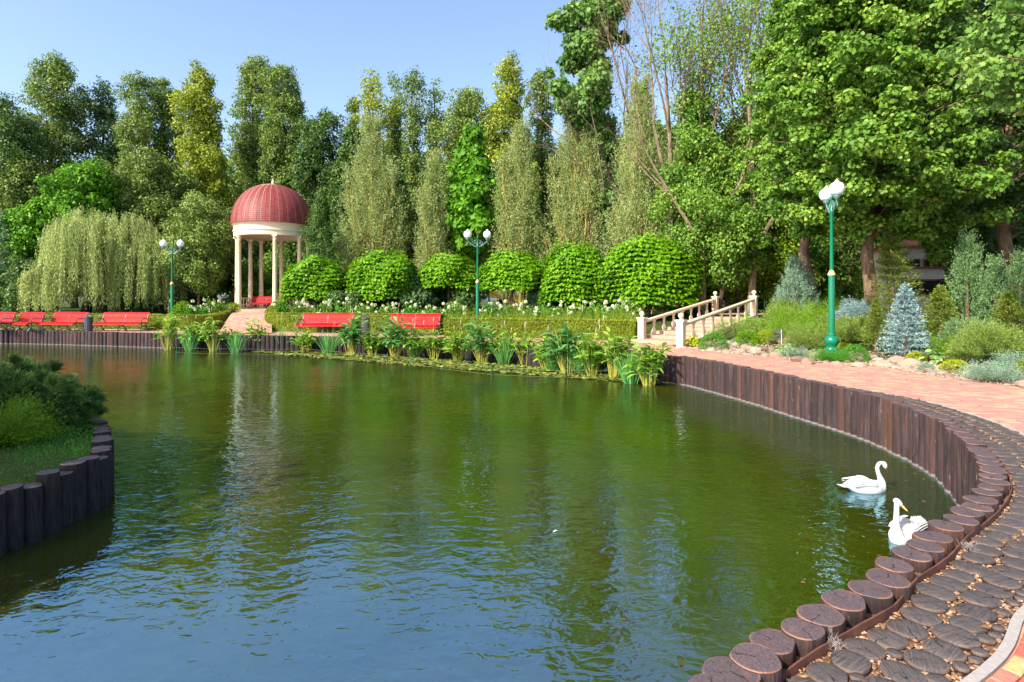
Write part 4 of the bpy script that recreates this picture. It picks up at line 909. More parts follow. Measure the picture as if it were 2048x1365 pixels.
# big maples on the right, horizontal layers of foliage
def maple(px, Y, top, hw, bot, label, seed, leaf='maple', nl=30000, rad=.24, nb=70, ls=.118, fork=True, zc=None, side=None):
    r = np.random.default_rng(seed); x = ax(px, Y); g = gz(x, Y); zt = az(top, Y)-g; zb = az(bot, Y)-g; R = hw*Y/F
    root = empty('maple_tree', (x, Y, g), 0, label, 'maple tree', 'big maples'); m = MB()
    trunk = wob((0,0,-.3), (0,0,zt*.97), 10, .10, r); tr = [rad*(1.2 if i == 0 else 1)*(1-.082*i) for i in range(11)]; m.tube(trunk, tr, 10)
    C = []; CR = []
    for k in range(nb):
        t = (k+r.random())/nb; z = zb+(zt-zb)*t; a = k*2.4+r.uniform(-.3,.3); prof = np.interp(t, [0,.15,.45,.8,1], [.82,1,.95,.62,.2])
        ln = R*prof*r.uniform(.75,1.05); i = min(9, int(z/(zt*.97)*10)); z0 = max(.8, z-ln*.42); b = np.array((0,0,z0)); e = np.array((ln*cos(a), ln*sin(a), z-.05*ln)); mid = (b+e)/2+np.array((0,0,.12*ln))
        rr = .05*(1-t*.6); m.tube([b, mid, e], [rr, rr*.6, .012], 5)
        for j in range(7):
            s = .30+.72*(j+r.random())/7; q = b*(1-s)**2+2*mid*s*(1-s)+e*s*s if s < 1 else e; side_ = np.array((-sin(a), cos(a), 0)); wv = ln*.32*s
            C.append(q+side_*r.uniform(-1,1)*wv+np.array((0,0,r.uniform(-.12,.12)))); CR.append(.55*r.uniform(.6,1.15))
    C, CR = np.array(C), np.array(CR)
    T = T_MAPLE if Y < 15 else T_LOBE
    C = C+r.normal(size=C.shape)*.16; V, t = clump_leaves(r, C, CR, nl, ls, T, 1.0, .58, .55, tcl=r.normal(size=len(C))*.15, shell=.2)
    m.build('trunk', BARKR, root, smooth=True); link('crown', big_mesh('crown', V, len(T), LEAF[leaf], t), root)
maple(1744, 20.5, -140, 218, 425, 'big maple with a reddish trunk behind the rock garden lamp', 1, nl=205000, nb=150)
maple(1622, 25, -60, 140, 400, 'maple with a darker slimmer trunk left of the rock garden lamp', 2, nl=95000, nb=95)
maple(2010, 24, -200, 230, 410, 'dark shaded maple filling the right edge of the photo', 3, 'dark', nl=140000, nb=110, rad=.3)
maple(1880, 36, -150, 190, 440, 'dark maple deep in the wood at right', 4, 'dark', nl=40000, nb=70, ls=.24)
maple(2270, 11.5, -260, 300, 130, 'nearest maple whose low branches hang into the upper right corner', 6, 'maplecool', nl=34000, nb=60, ls=.115)

# weeping willow
def weeping():
    Y = 39.0; px = 203; x = ax(px, Y); g = gz(x, Y); r = np.random.default_rng(77)
    root = empty('weeping_willow', (x, Y, g), 0, 'pale green weeping willow trailing down over the left benches', 'weeping willow'); m = MB()
    zt = az(420, Y)-g; S = []; Ln = []; D = []; tt = []
    lobes = [(-.9,0,zt,2.3,0.03),(1.2,.6,zt-.1,2.2,.02),(2.9,-.2,zt-1.9,1.7,-.08),(-2.3,-.6,zt-1.6,1.4,.05),(-.3,-1.6,zt-.8,2.0,.04),(-3.3,-.9,zt-4.0,1.2,.06),(-1.6,-2.4,zt-3.6,1.3,.04),(3.6,.5,zt-2.7,1.3,-.10)]  # last value tints leaves: right lobes darker, their shade side put into the colour
    m.tube(wob((0,0,-.2),(0,0,zt*.6),4,.1,r),[.35,.3,.26,.2,.14],8)
    for lx, ly, lz, R, tb in lobes:
        m.tube([(0,0,zt*.35),(lx*.6,ly*.6,lz*.75),(lx,ly,lz-.6)],[.18,.10,.03],6)
        for lock in range(int(13*R*R)):
            q0 = r.random()**.5*R; a0 = r.uniform(0, 6.28); cxl, cyl = lx+q0*cos(a0), ly+q0*sin(a0); h0 = lz-.85*(q0/R)**2.4*R*.7+r.normal()*.14
            b0 = r.uniform(.15, 1.3) if r.random() < .72 else r.uniform(1.2, h0*.6+1.2); tl = r.normal()*.10
            for k in range(9):
                h = h0+r.normal()*.10; ln = max(.4, h-b0-abs(r.normal())*.5)
                S.append((cxl+r.normal()*.09, cyl+r.normal()*.09, h)); D.append((cos(a0)*.09, sin(a0)*.09, -1)); Ln.append(min(ln, 5.6)); tt.append(tb+tl+r.normal()*.05)
    S, D, Ln, tt = np.array(S), unit(np.array(D)), np.array(Ln), np.array(tt)
    V, t = shoot_leaves(r, S, D, Ln, 36, .16, .24, 0, .30, t0=tt, jit=.03)
    m.build('trunk', BARK, root, smooth=True); link('crown', big_mesh('crown', V, 4, LEAF['weeping'], t), root)
weeping()

# ------------------------------------------------------------------ small plants
def mound(name, px, by, hw, top, leaf, label, cat, n=160, per=14, ls=.05, wid=.3, spread=1.2, zup=.6, Y=None, group=None, kind='tuft', seed=None, flowers=None):
    """a low plant: base at photo pixel (px, by), half width hw px, top row"""
    if Y is None:
        lo_, hi_ = 8.0, 40.0
        for _ in range(30):
            Y = (lo_+hi_)/2
            if H0+(ZC-gz(ax(px, Y), Y))*F/Y > by: lo_ = Y
            else: hi_ = Y
    x = ax(px, Y); g = gz(x, Y); R = hw*Y/F; Hh = az(top, Y)-g; r = np.random.default_rng(seed or int(px*3+by)); root = None
    if kind == 'tuft':         # short shoots set all over a rounded core
        d = rnd(r, n); d[:,2] = np.abs(d[:,2])*1.1-.2; d = unit(d); q = r.uniform(.45, .80, n)[:,None]; lm = (1+.14*np.sin(d[:,0]*5+d[:,2]*4)+.10*np.sin(d[:,1]*7))[:,None]
        S = d*q*lm*np.array((R,R,Hh*.62)); S[:,2] += Hh*.30; S[:,2] = np.maximum(S[:,2], .02); D = d*np.array((1,1,.7))+np.array((0,0,.35)); Ln = r.uniform(.22,.42,n)*min(R, Hh)
        V, t = shoot_leaves(r, S, D, Ln, per, ls, wid, 0, .5, t0=r.normal(size=n)*.12, jit=ls*.35)
        # outer skin of leaves keeps the outline dense
    elif kind == 'pom':        # tufts of long needles standing on a rounded core
        k = n; c = rnd(r, k); c[:,2] = np.abs(c[:,2]); q = r.uniform(.55, .95, k)[:,None]*(1+.16*np.sin(c[:,:1]*6+c[:,1:2]*5)); c0 = c*q*np.array((R,R,Hh*.72)); c0[:,2] += Hh*.14
        sh = 22; S = np.repeat(c0, sh, 0); D = np.repeat(c*.8+np.array((0,0,.7)), sh, 0)+r.normal(size=(k*sh,3))*.55; Ln = r.uniform(.09,.17,k*sh)
        V, t = shoot_leaves(r, S, D, Ln, per, ls, wid, 0, .55, t0=np.repeat(r.normal(size=k)*.20, sh), jit=.008)
    elif kind == 'ball':
        nn_ = n*per; d = rnd(r, nn_); d[:,2] = np.abs(d[:,2])*1.0-.15; P = d*np.array((R,R,Hh))*r.uniform(.8,1.03,(nn_,1)); P[:,2] = np.maximum(P[:,2], 0)
        V = leaf_verts(P, unit(d+r.normal(size=P.shape)*.5), unit(d+r.normal(size=P.shape)*.6), ls*r.uniform(.7,1.3,nn_), ls*wid); t = .5+r.normal(size=nn_)*.16
    elif kind == 'cone':       # drooping whorls
        t_ = r.random(n)**.85; a = r.uniform(0, 6.28, n); z = Hh*(.04+.93*t_); z = np.round(z/(Hh*.075))*Hh*.075+r.normal(size=n)*Hh*.012; z = np.clip(z, .02, Hh)
        ln = R*(1-(z/Hh))**.85*r.uniform(.65,1.05,n)+.05*R; S = np.stack([0*z, 0*z, z], 1); D = np.stack([np.cos(a), np.sin(a), .12+.5*t_], 1)
        V, t = shoot_leaves(r, S+unit(D)*(ln*.15)[:,None], D, ln*.88, per, ls, wid, -.10/max(R,.3), .65, t0=r.normal(size=n)*.13, jit=ls*.45)
        V2, t2 = shoot_leaves(r, np.array([(0,0,Hh*.8)]*6), r.normal(size=(6,3))*.08+np.array((0,0,1.)), np.full(6, Hh*.2), per, ls, wid); V = np.vstack([V, V2]); t = np.r_[t, t2]
    elif kind == 'flame':      # upright juniper
        t_ = r.random(n); a = r.uniform(0, 6.28, n); rr = R*np.sqrt(r.random(n))*np.interp(t_, [0,.2,.6,1], [.7,.9,.55,.03]); S = np.stack([rr*np.cos(a), rr*np.sin(a), t_*Hh*.88], 1)
        D = np.stack([np.cos(a)*.45, np.sin(a)*.45, 1+0*a], 1); V, t = shoot_leaves(r, S, D, r.uniform(.12,.3,n)*Hh*.7, per, ls, wid, 0, .45, t0=r.normal(size=n)*.13, jit=ls*.3, narrow=.4)
    elif kind == 'fan':        # spreading juniper sprays
        a = r.uniform(0, 6.28, n); S = np.stack([R*.3*np.cos(a)*r.random(n), R*.3*np.sin(a)*r.random(n), .05+0*a], 1); el = r.uniform(.2,1.25,n)
        D = np.stack([np.cos(a)*np.cos(el)*R, np.sin(a)*np.cos(el)*R, np.sin(el)*Hh*1.05], 1); Ln = np.linalg.norm(D, axis=1)*r.uniform(.7,1.1,n)
        V, t = shoot_leaves(r, S, D, Ln, per, ls, wid, -.10/max(R,.3), .42, t0=r.normal(size=n)*.14, jit=ls*.45, narrow=.45)
    elif kind == 'hosta':
        q = r.random(n)**.7; a = r.uniform(0, 6.28, n); P = np.stack([R*q*np.cos(a)*.8, R*q*np.sin(a)*.8, Hh*(1-.75*q)*r.uniform(.7,1,n)], 1); out = np.stack([np.cos(a), np.sin(a), -.35+0*a], 1)
        V = leaf_verts(P, unit(out+r.normal(size=P.shape)*.2), unit(np.array((0,0,1.))+out*.5+r.normal(size=P.shape)*.25), ls*r.uniform(.7,1.2,n), ls*.7, T_OVAL); t = .5+r.normal(size=n)*.25
    K = 8 if kind == 'hosta' else 4
    me = big_mesh('leaves', V, K, LEAF[leaf], t)
    if kind in ('cone', 'flame'):
        root = empty(name, (x, Y, g), 0, label, cat, group); tb = MB(); tb.tube([(0,0,-.1),(0,0,Hh*.85)], [.04+.01*Hh,.008], 6); tb.build('trunk', BARKR, root); link('crown', me, root)
    else:
        root = tag(link(name, me, None, (x, Y, g)), label, cat, group)
        if flowers:
            lf, nf, rad_ = flowers; fm = []
            for v in range(3):
                rr = np.random.default_rng(v); k = 46; d = rnd(rr, k); P = d*rad_*.75; fm.append(big_mesh('flower_head', leaf_verts(P, unit(np.cross(d, rnd(rr, k))), d, rad_*.55, rad_*.5), 4, LEAF[lf], .5+rr.normal(size=k)*.25))
            for j in range(nf):
                q = math.sqrt(r.random()); a_ = r.uniform(0, 6.28); o = link('flower_head', fm[j % 3], root, (R*q*cos(a_), R*q*sin(a_), Hh*math.sqrt(max(.1, 1-q*q*.75))*r.uniform(.9,1.12)), r.uniform(0, 6)); s = r.uniform(.75,1.25); o.scale = (s,s,s)
    return root
# hydrangeas behind the hedges
hy = 'white flowering hydrangeas behind the hedges'
hyd = [(570,596,31.5),(600,600,30),(645,602,29.5),(690,604,29.2),(735,604,29),(780,604,28.8),(825,606,28.6),(870,606,28.4),(915,604,28),(985,606,27.8),(1020,604,27.2),(1055,606,26.8),(1095,605,26.4),(1130,607,26.2),(1165,605,25.8),(1200,607,25.6),(1240,606,25.2),(1262,603,26.4),(1350,600,27.6),(1380,595,28.4),(430,597,33),(395,606,32)]
for k, (px, tp, Y) in enumerate(hyd):
    Y = Y*1.11+(.6 if 550 < px < 900 else 0)
    nm = 'hydrangea_bush'
    lb = 'hydrangea bush with white and lime flower heads in the bed behind the hedges' if px < 1300 and px > 500 else ('hydrangea bush with pale flowers beyond the stair balustrade' if px > 1300 else 'hydrangea bush with pale flowers left of the gazebo path')
    mound(nm, px, 640, 30, tp, 'maple' if k % 3 else 'boxw', lb, 'hydrangea', 120, 9, .12, .6, Y=Y, group=hy if 500 < px < 1300 else lb.split('pale flowers ')[1]+' hydrangeas', seed=900+k, flowers=('flower', 10, .10))
# ornamental grasses between hydrangeas and hedge
def blades(name, x, y, z, n, h, R, leaf, label, cat, group=None, lean=.35, wd=.02, seed=0, seeds=0, bend=-.25):
    r = np.random.default_rng(seed); a = r.uniform(0, 6.28, n); q = r.random(n); P0 = np.stack([R*.35*q*np.cos(a), R*.35*q*np.sin(a), 0*q], 1)
    D = unit(np.stack([np.cos(a)*lean*q, np.sin(a)*lean*q, 1+0*q], 1)+r.normal(size=(n,3))*.06); Ln = h*r.uniform(.6,1.05,n); seg = 5; V = []; ph = r.uniform(0, 6.28, n); S = np.stack([np.cos(ph), np.sin(ph), 0*ph], 1); tt = []
    for s in range(seg):
        def pt(u): 
            p = P0+D*(Ln*u)[:,None]; p = p+np.stack([np.cos(a), np.sin(a), -.8+0*a], 1)*(-bend*Ln*u**2.5*q)[:,None]*.8; return p
        u0, u1 = s/seg, (s+1)/seg; w0, w1 = wd*(1-u0**2.2), wd*(1-u1**2.2); A, B = pt(u0), pt(u1)
        V.append(np.stack([A-S*w0/2, A+S*w0/2, B+S*(w1/2+1e-4), B-S*(w1/2+1e-4)], 1)); tt.append(r.normal(size=n)*.08+.5+(u0-.3)*.1)
    V = np.concatenate(V).reshape(-1, 3); t = np.concatenate(tt)
    o = tag(link(name, big_mesh(name, V, 4, LEAF[leaf], t), None, (x, y, z)), label, cat, group)
    if seeds:
        sv = []; st = MB()
        for k in range(seeds):
            a_ = r.uniform(0, 6.28); tip = np.array((R*r.uniform(.3,1.1)*cos(a_), R*r.uniform(.3,1.1)*sin(a_), h*r.uniform(1.05,1.4))); st.tube([(0,0,.1), tip*np.array((.5,.5,.6)), tip], [.006,.005,.003], 4, 0)
            for j in range(10): sv.append(tip+np.array((0,0,-.02*j))+r.normal(size=3)*.012)
        st.build('flower_stem', LEAF['cane'], o); sv = np.array(sv); link('seed_head', big_mesh('seed_head', leaf_verts(sv, rnd(r, len(sv))+np.array((0,0,1.)), rnd(r, len(sv)), .05, .02), 4, LEAF['seed'], r.random(len(sv))), o)
    return o
for k in range(22):
    px = 915+k*16.5; Y = 29.3-(k/22)*2.9+.35*(k % 2)-.1; x = ax(px, Y)
    blades('ornamental_grass', x, Y, gz(x, Y), 170, 1.2+.14*(k % 3), .55, 'hedge' if k % 3 else 'cane', 'tuft of fine yellow green grass showing above the long hedge', 'ornamental grass', 'grass tufts above the long hedge', .5, .014, 700+k)
x = ax(1025, 33.); blades('ornamental_grass', x, 33., gz(x, 33.), 160, 1.25, .5, 'dry', 'rust orange grass tuft below the fourth globe tree', 'ornamental grass', None, .5, .02, 41)

# rock garden
RG = [
 ('thuja',1592,636,44,516,'thuja','grey green pointed thuja behind the junipers','thuja','flame',900,20,.09,.35,22.5),
 ('juniper',1588,650,46,600,'juniper','bright green spreading juniper in front of the thuja','juniper','fan',330,26,.075,.3,19.5),
 ('juniper',1690,650,60,598,'juniper','bright green juniper mound behind the lamp pole','juniper','fan',330,26,.075,.3,21),
 ('juniper',1640,684,38,640,'juniper','bright green juniper left of the lamp base','juniper','fan',260,24,.06,.3,None),
 ('juniper',1720,660,36,606,'blue','silvery blue spruce bush directly right of the lamp pole','spruce','tuft',420,16,.05,.4,19.2),
 ('pine',1722,688,38,640,'pine','olive mountain pine right of the lamp base','pine bush','tuft',220,18,.07,.18,18.0),
 ('blue_spruce',1810,716,56,572,'blue','silvery blue conical spruce with layered branches','blue spruce','cone',760,20,.05,.5,None),
 ('spruce',1786,668,68,452,'spruce','thin topped green spruce behind the blue spruce','spruce','cone',640,24,.08,.3,18.5),
 ('spruce',1752,712,34,600,'spruce','narrow yellow green spruce left of the blue spruce','spruce','cone',330,20,.05,.4,16.2),
 ('spruce',1880,690,48,575,'spruce','olive green young spruce right of the blue spruce','spruce','cone',420,20,.06,.4,16.5),
 ('spruce',2018,672,46,588,'spruce','olive young spruce behind the right pine bush','spruce','cone',420,20,.06,.4,15.5),
 ('juniper',1935,690,42,462,'greyjun','tall upright grey green juniper with a pointed top','juniper','flame',430,20,.08,.4,17.2),
 ('juniper',1992,690,34,512,'greyjun','shorter upright grey green juniper right of the tall one','juniper','flame',330,20,.08,.4,16.6),
 ('juniper',2040,680,30,500,'greyjun','upright grey green juniper at the right edge','juniper','flame',300,20,.08,.4,16.9),
 ('pine',1940,712,40,640,'greyjun','soft grey green pine bush below the upright junipers','pine bush','tuft',260,20,.07,.2,14.9),
 ('pine',1980,727,52,645,'pine','large rounded olive pine bush at the right end','pine bush','tuft',480,22,.06,.16,None),
 ('grass_mound',1925,728,22,690,'pine','brownish grassy mound left of the rounded pine','grass mound','tuft',200,16,.06,.14,None),
 ('juniper',1985,764,48,728,'thuja','low blue grey juniper carpet at the right edge of the path','juniper','fan',300,22,.045,.35,None),
 ('juniper',2040,748,40,706,'thuja','blue grey juniper rising at the far right edge','juniper','fan',260,22,.05,.35,None),
 ('golden_shrub',2052,752,18,722,'golden','yellow shrub cut off by the right edge','shrub','ball',60,14,.04,.7,None),
 ('hosta',1868,728,32,696,'hosta','pale variegated hosta right of the blue spruce','hosta','hosta',90,1,.16,.7,None),
 ('golden_shrub',1832,726,16,706,'golden','small lime yellow shrub at the foot of the blue spruce','shrub','ball',60,14,.035,.7,None),
 ('golden_shrub',1910,744,22,722,'golden','lime yellow round shrub in front of the brown mound','shrub','ball',80,14,.035,.7,None),
 ('juniper',1884,706,34,668,'juniper','fresh green juniper behind the hosta','juniper','fan',180,20,.05,.3,14.9),
 ('grass_mound',1852,744,12,730,'thuja','tiny blue grey fescue tuft by the path','fescue','tuft',90,10,.04,.12,None),
 ('juniper',1662,724,38,700,'boxw','low green juniper mat beside the path below the lamp','juniper','fan',260,20,.04,.35,None),
 ('grass_mound',1708,722,24,690,'boxw','round bright green mound right of the lamp base','shrub','ball',140,16,.04,.3,None),
 ('golden_shrub',1686,704,12,688,'golden','small yellow shrub tucked behind the lamp base','shrub','ball',50,12,.03,.7,None),
 ('hosta',1572,712,32,682,'hosta','striped green hosta left of the lamp','hosta','hosta',100,1,.14,.6,None),
 ('juniper',1590,716,26,696,'thuja','blue green juniper mat below the striped hosta','juniper','fan',170,20,.035,.35,None),
 ('hosta',1388,694,26,668,'golden','golden hosta beside the near stair post','hosta','hosta',110,1,.15,.8,None),
 ('box_ball',1428,698,23,662,'boxw','dark green round box ball by the golden hosta','box ball','ball',160,16,.035,.5,None),
 ('grass_mound',1474,690,12,678,'thuja','small silver grey cushion plant among the pale rocks','cushion plant','ball',50,14,.03,.3,None),
 ('golden_shrub',1530,684,18,664,'golden','yellow shrub beside the small dark fountain','shrub','ball',70,14,.04,.7,None),
 ('sedum',1495,690,20,660,'catalpa','fresh green leafy perennial behind the silver cushion','perennial','ball',90,12,.05,.6,None),
 ('shrub',1562,660,30,612,'pine','olive shrub in front of the far stair post','shrub','tuft',240,16,.06,.3,20.5),
 ('shrub',1465,676,34,640,'pine','grey green groundcover beside the stair balusters','perennial','tuft',200,14,.045,.3,20.4),
 ('perennial',1500,668,22,632,'cane','tall grassy green perennial by the stair rail','perennial','tuft',120,14,.06,.15,20.9),
 ('shrub',1660,672,30,634,'pine','low olive shrub behind the lamp','shrub','tuft',180,14,.05,.3,18.6),
 ('golden_shrub',2052,660,24,570,'juniper','light green shrub at the right edge behind the spruces','shrub','fan',160,20,.08,.3,17.5),
 ('shrub',1615,668,24,636,'boxw','dark green bush behind the dark fountain stone','shrub','ball',80,14,.05,.5,18.8),
 ('juniper',1612,676,40,640,'pine','olive green juniper behind the fountain','juniper','fan',260,22,.06,.3,17.6),
 ('juniper',1578,668,38,625,'juniper','bright juniper spreading left of the fountain','juniper','fan',300,22,.06,.3,19.0),
 ('shrub',1700,690,36,655,'pine','olive bush right behind the lamp base','shrub','tuft',220,16,.06,.25,17.2),
 ('shrub',1745,684,34,640,'spruce','yellow green bush left of the blue spruce','shrub','tuft',220,16,.06,.25,17.4),
 ('shrub',1850,690,36,650,'boxw','dark green bush right behind the blue spruce','shrub','tuft',220,16,.06,.25,18.0),
 ('shrub',1905,704,34,660,'spruce','yellow green bush between hosta and upright junipers','shrub','tuft',220,16,.06,.25,16.8),
 ('shrub',2035,716,40,668,'pine','brownish green bush above the blue juniper carpet','shrub','tuft',260,16,.06,.25,13.4),
 ('shrub',1568,642,30,600,'olive','brownish olive shrub right of the far stair post','shrub','tuft',240,16,.07,.3,21.5),
 ('shrub',1650,636,50,598,'juniper','tall bright juniper between thuja and lamp pole','shrub','fan',320,22,.07,.3,21.8),
 ('yellow_shrub',365,640,22,600,'catalpa','lime green shrub right of the left lamp','shrub','ball',120,12,.09,.6,32.5),
 ('yellow_shrub',655,612,0,0,'catalpa','','','',0,0,0,0,None),
]
for nm, px, by, hw, top, lf, lb, cat, kd, n, per, ls, wd, Y in RG:
    Y = Y*1.08 if Y else None
    if kd in ('fan', 'tuft', 'ball'): hw *= 1.25; top -= 6; n = int(n*1.9)
    if n: mound(nm, px, by, hw, top, lf, lb, cat, n, per, ls, wd, Y=Y, kind=kd, group={'juniper':'rock garden junipers','spruce':'rock garden spruces'}.get(cat))
# rocks
def rock_mesh(seed):
    r = np.random.default_rng(seed); mb = MB(); mb.ball((0,0,0), 1, 12, 0, float(r.random()))
    for _ in range(3): pass
    v = np.array(mb.v); pl = [(rnd(r, 1)[0], r.uniform(.55,.85)) for _ in range(9)]
    for nrm, d in pl:
        k = v@nrm; ex = np.maximum(0, k-d); v = v-ex[:,None]*nrm
    mb.v = [tuple(p) for p in v+r.normal(size=v.shape)*.012]; return mb.mesh('rock', STONE, False)
ROCKS = [rock_mesh(s) for s in range(9)]
q = random.Random(31); Bs = resample(BND, .05, True); front = [p for p in Bs if 5.9 < p[0] < 10.8 and 9.5 < p[1] < 21.8]
cnt = 0
for k in range(190):
    p = front[int(len(front)*((k*.618) % 1))]; d = np.array(p)-np.array((CX, CY)); d = d/np.linalg.norm(d); o = q.random()**1.7*1.6; x, y = p+d*(o+.05)
    s = q.uniform(.06,.13) if o < .8 else q.uniform(.09,.2)
    ro = link('rock', q.choice(ROCKS), None, (x, y, gz(x, y)+s*.18), q.uniform(0, 6.28)); ro.scale = (s*q.uniform(1,1.5), s, s*q.uniform(.45,.75)); tag(ro, 'pale beige stone in the rocky border of the rock garden', 'rock', 'pale border stones')
for px, py, s in [(1535,712,.28),(1500,704,.26),(1578,720,.24),(1560,700,.3),(1600,724,.25),(1660,728,.2),(1775,726,.3),(1745,728,.26),(1800,730,.3),(1820,738,.2),(1850,740,.24),(1700,730,.2),(1950,754,.3),(1925,748,.24),(1980,760,.22),(2035,770,.32),(1470,703,.2),(1440,704,.18)]:
    x, y = at(px, py, .8); d = np.array((x-CX, y-CY)); d /= np.linalg.norm(d); x += d[0]*.25; y += d[1]*.25
    ro = link('boulder', q.choice(ROCKS), None, (x, y, gz(x, y)+s*.12), q.uniform(0, 6.28)); s *= .8; ro.scale = (s*1.3, s, s*.7); tag(ro, 'larger flat pale boulder at the front of the rock garden', 'boulder', 'larger border boulders')
pts = []
for k in range(9000):
    p = front[q.randrange(len(front))]; d = np.array(p)-np.array((CX, CY)); d = d/np.linalg.norm(d); o = q.random()**1.5*2.2-.06; x, y = p+d*o; pts.append((x, y, gz(x, y)+.01))
pebbles('gravel', pts, .012, .04, STONE, 'crushed pale stone covering the front of the rock garden', 6)
def dark_rock():
    x, Y = at(1562, 690, .95); root = empty('fountain', (x, Y, gz(x, Y)), 0, 'small dark stone fountain with a white trickle of water', 'fountain'); m = MB(); q = random.Random(2)
    for k in range(9): m.box((q.uniform(-.18,.18), q.uniform(-.1,.1), .06+k*.05), (.42-.03*k, .30-.015*k, .06), q.uniform(-.5,.5), 0, .5, .012)
    m.build('stones', IRON, root); m = MB(); m.tube([(-.05,-.1,.5),(-.10,-.25,.42),(-.13,-.33,.2),(-.14,-.35,0)], [.006,.009,.009,.012], 6); m.build('water_trickle', OPAL, root)
dark_rock()

# ------------------------------------------------------------------ island plants
def isl(name, x, y, R, Hh, kind, leaf, label, cat, n, per, ls, wd):
    global gz
    old = gz; gz = lambda a, b: .55
    o = mound(name, 1024+F*x/y, 1000, R*F/y, H0-(.55+Hh-ZC)*F/y, leaf, label, cat, n, per, ls, wd, Y=y, kind=kind); gz = old; return o
isl('mountain_pine', -7.1, 8.75, .80, 1.05, 'pom', 'dark', 'dense dark mountain pine at the tip of the left bank', 'mountain pine', 150, 26, .085, .10)
isl('mountain_pine', -8.0, 9.3, .95, 1.12, 'pom', 'dark', 'dark mountain pine behind the bright juniper on the left bank', 'mountain pine', 170, 26, .085, .10)
isl('juniper', -6.75, 7.75, .66, .72, 'fan', 'juniper', 'bright green feathery juniper on the left bank', 'juniper', 620, 40, .06, .22)
isl('juniper', -7.3, 7.35, .62, .52, 'fan', 'juniper', 'lower feathery juniper spreading left of the bright one', 'juniper', 500, 36, .06, .22)
isl('blue_spruce', -8.0, 8.3, .95, 1.55, 'cone', 'blue', 'shaded blue spruce cut off by the left edge of the photo', 'blue spruce', 1500, 34, .035, .3)

# ------------------------------------------------------------------ pond edge plants
def cane(px, by, top, seed, label, leaf='cane', n=16, Lf=.42, wsc=.30):
    n = int(n*1.5); Lf *= 1.3; by += 5+(3 if px < 460 else 0); top -= 6
    x, Y = at(px, by, 0); r = np.random.default_rng(seed); h = az(top, Y); root = empty('water_canna', (x, Y, -.02), 0, label, 'water plant', 'leafy water plants along the far shore'); m = MB(); P = []; D = []; Nn = []; S = []
    for k in range(n):
        a = r.uniform(0, 6.28); q = r.random(); tip = np.array((cos(a)*.62*q, sin(a)*.5*q, h*r.uniform(.45,.97))); b = np.array((cos(a)*.15, sin(a)*.13, 0)); mid = (b+tip)/2+np.array((0,0,.08))
        m.tube([b, mid, tip], [.016,.013,.006], 5, 0, .4+.3*r.random())
        for j in range(7):
            u = .55+.45*(j+r.random())/7; p = b+(tip-b)*u; aa = r.uniform(0, 6.28); P.append(p); D.append((cos(aa), sin(aa), r.uniform(-.15,.75))); Nn.append((r.normal()*.2-.2*cos(aa), r.normal()*.2-.2*sin(aa), 1)); S.append(Lf*r.uniform(.6,1.1))
    P, D, Nn, S = map(np.array, (P, D, Nn, S)); V = leaf_verts(P, D, Nn, S, S*wsc, T_OVAL*np.array((1,1,1.6)))
    m.build('stems', LEAF['stemy'], root); link('leaves', big_mesh('leaves', V, 8, LEAF[leaf], .5+r.normal(size=len(P))*.2), root)
    for k in range(2):
        a = r.uniform(0, 6.28); tip = np.array((cos(a)*.55*r.random(), sin(a)*.4, h*r.uniform(1.05,1.32))); s = MB(); s.tube([(0,0,.2), tip*np.array((.4,.4,.7)), tip], [.008,.006,.004], 4, 0, .6); s.tube([tip-np.array((0,0,.05)), tip+np.array((.01,0,.07)), tip+np.array((.02,0,.14))], [.008,.015,.004], 5, 1, .5); s.build('flower_stem', [LEAF['stemy'], LEAF['seed']], root)
cl = [(335,692,628,'cane','leafy cane clump at the left end of the water plants'),(427,695,640,'cane','leafy cane clump left of the gazebo path'),(519,697,642,'cane','leafy cane clump in front of the gazebo path'),(612,702,662,'cane','low cane clump below the left hedge bench'),(702,708,640,'reed','dark broad leaved clump beside the litter bin'),
      (790,712,636,'reed','dark broad leaved clump in front of the right hedge bench'),(868,713,660,'cane','yellow green cane clump just right of the last bench'),(965,722,650,'reed','broad leaved clump below the middle lamp'),(1052,728,668,'cane','yellow green cane clump right of the middle lamp'),(1135,744,652,'reed','broad leaved clump left of the feathery papyrus'),
      (1228,752,665,'cane','large broad leaved clump before the stairs'),(1298,767,690,'cane','tall cane clump at the right end of the water plants')]
cl += [(383,693,650,'cane','small cane clump second from the left end'),(470,696,664,'cane','short cane clump right in front of the left hedge end'),(745,708,668,'cane','short yellow green clump below the litter bin'),(828,712,664,'cane','short cane clump between the two darker clumps'),(915,718,668,'cane','light cane clump left of the middle lamp'),(1010,724,672,'cane','light cane clump right of the middle lamp pole'),(1095,738,680,'cane','pale cane clump left of the broad leaved clump'),(1185,748,676,'cane','pale cane clump right of the feathery papyrus')]
for k, (px, by, tp, lf, lb) in enumerate(cl): cane(px, by, tp, 40+k, lb, lf, 20 if k > 8 else 15, .48 if lf == 'reed' else .36, .26)
ir = [(380,694,658),(472,697,665),(565,698,655),(658,705,660),(745,707,668),(828,712,662),(918,716,672),(1010,727,672),(1105,739,690),(1262,762,695)]
for k, (px, by, tp) in enumerate(ir):
    x, Y = at(px, by+5+(3 if px < 480 else 0), 0); blades('iris', x, Y, -.02, 100, az(tp, Y)*1.15, .6, 'reed', ['upright iris blades between the first two cane clumps','upright iris blades left of the gazebo path end','upright iris blades right of the gazebo path end','upright iris blades below the left hedge bench','upright iris blades left of the stone bin reflection','upright iris blades before the right hedge bench','upright iris blades left of the middle lamp','upright iris blades right of the middle lamp','sparse iris blades left of the papyrus','thick iris blades near the right end of the water plants'][k], 'iris', 'iris clumps along the far shore', .36, .035, 800+k, 1)
x, Y = at(1172, 750, 0); r = np.random.default_rng(5)
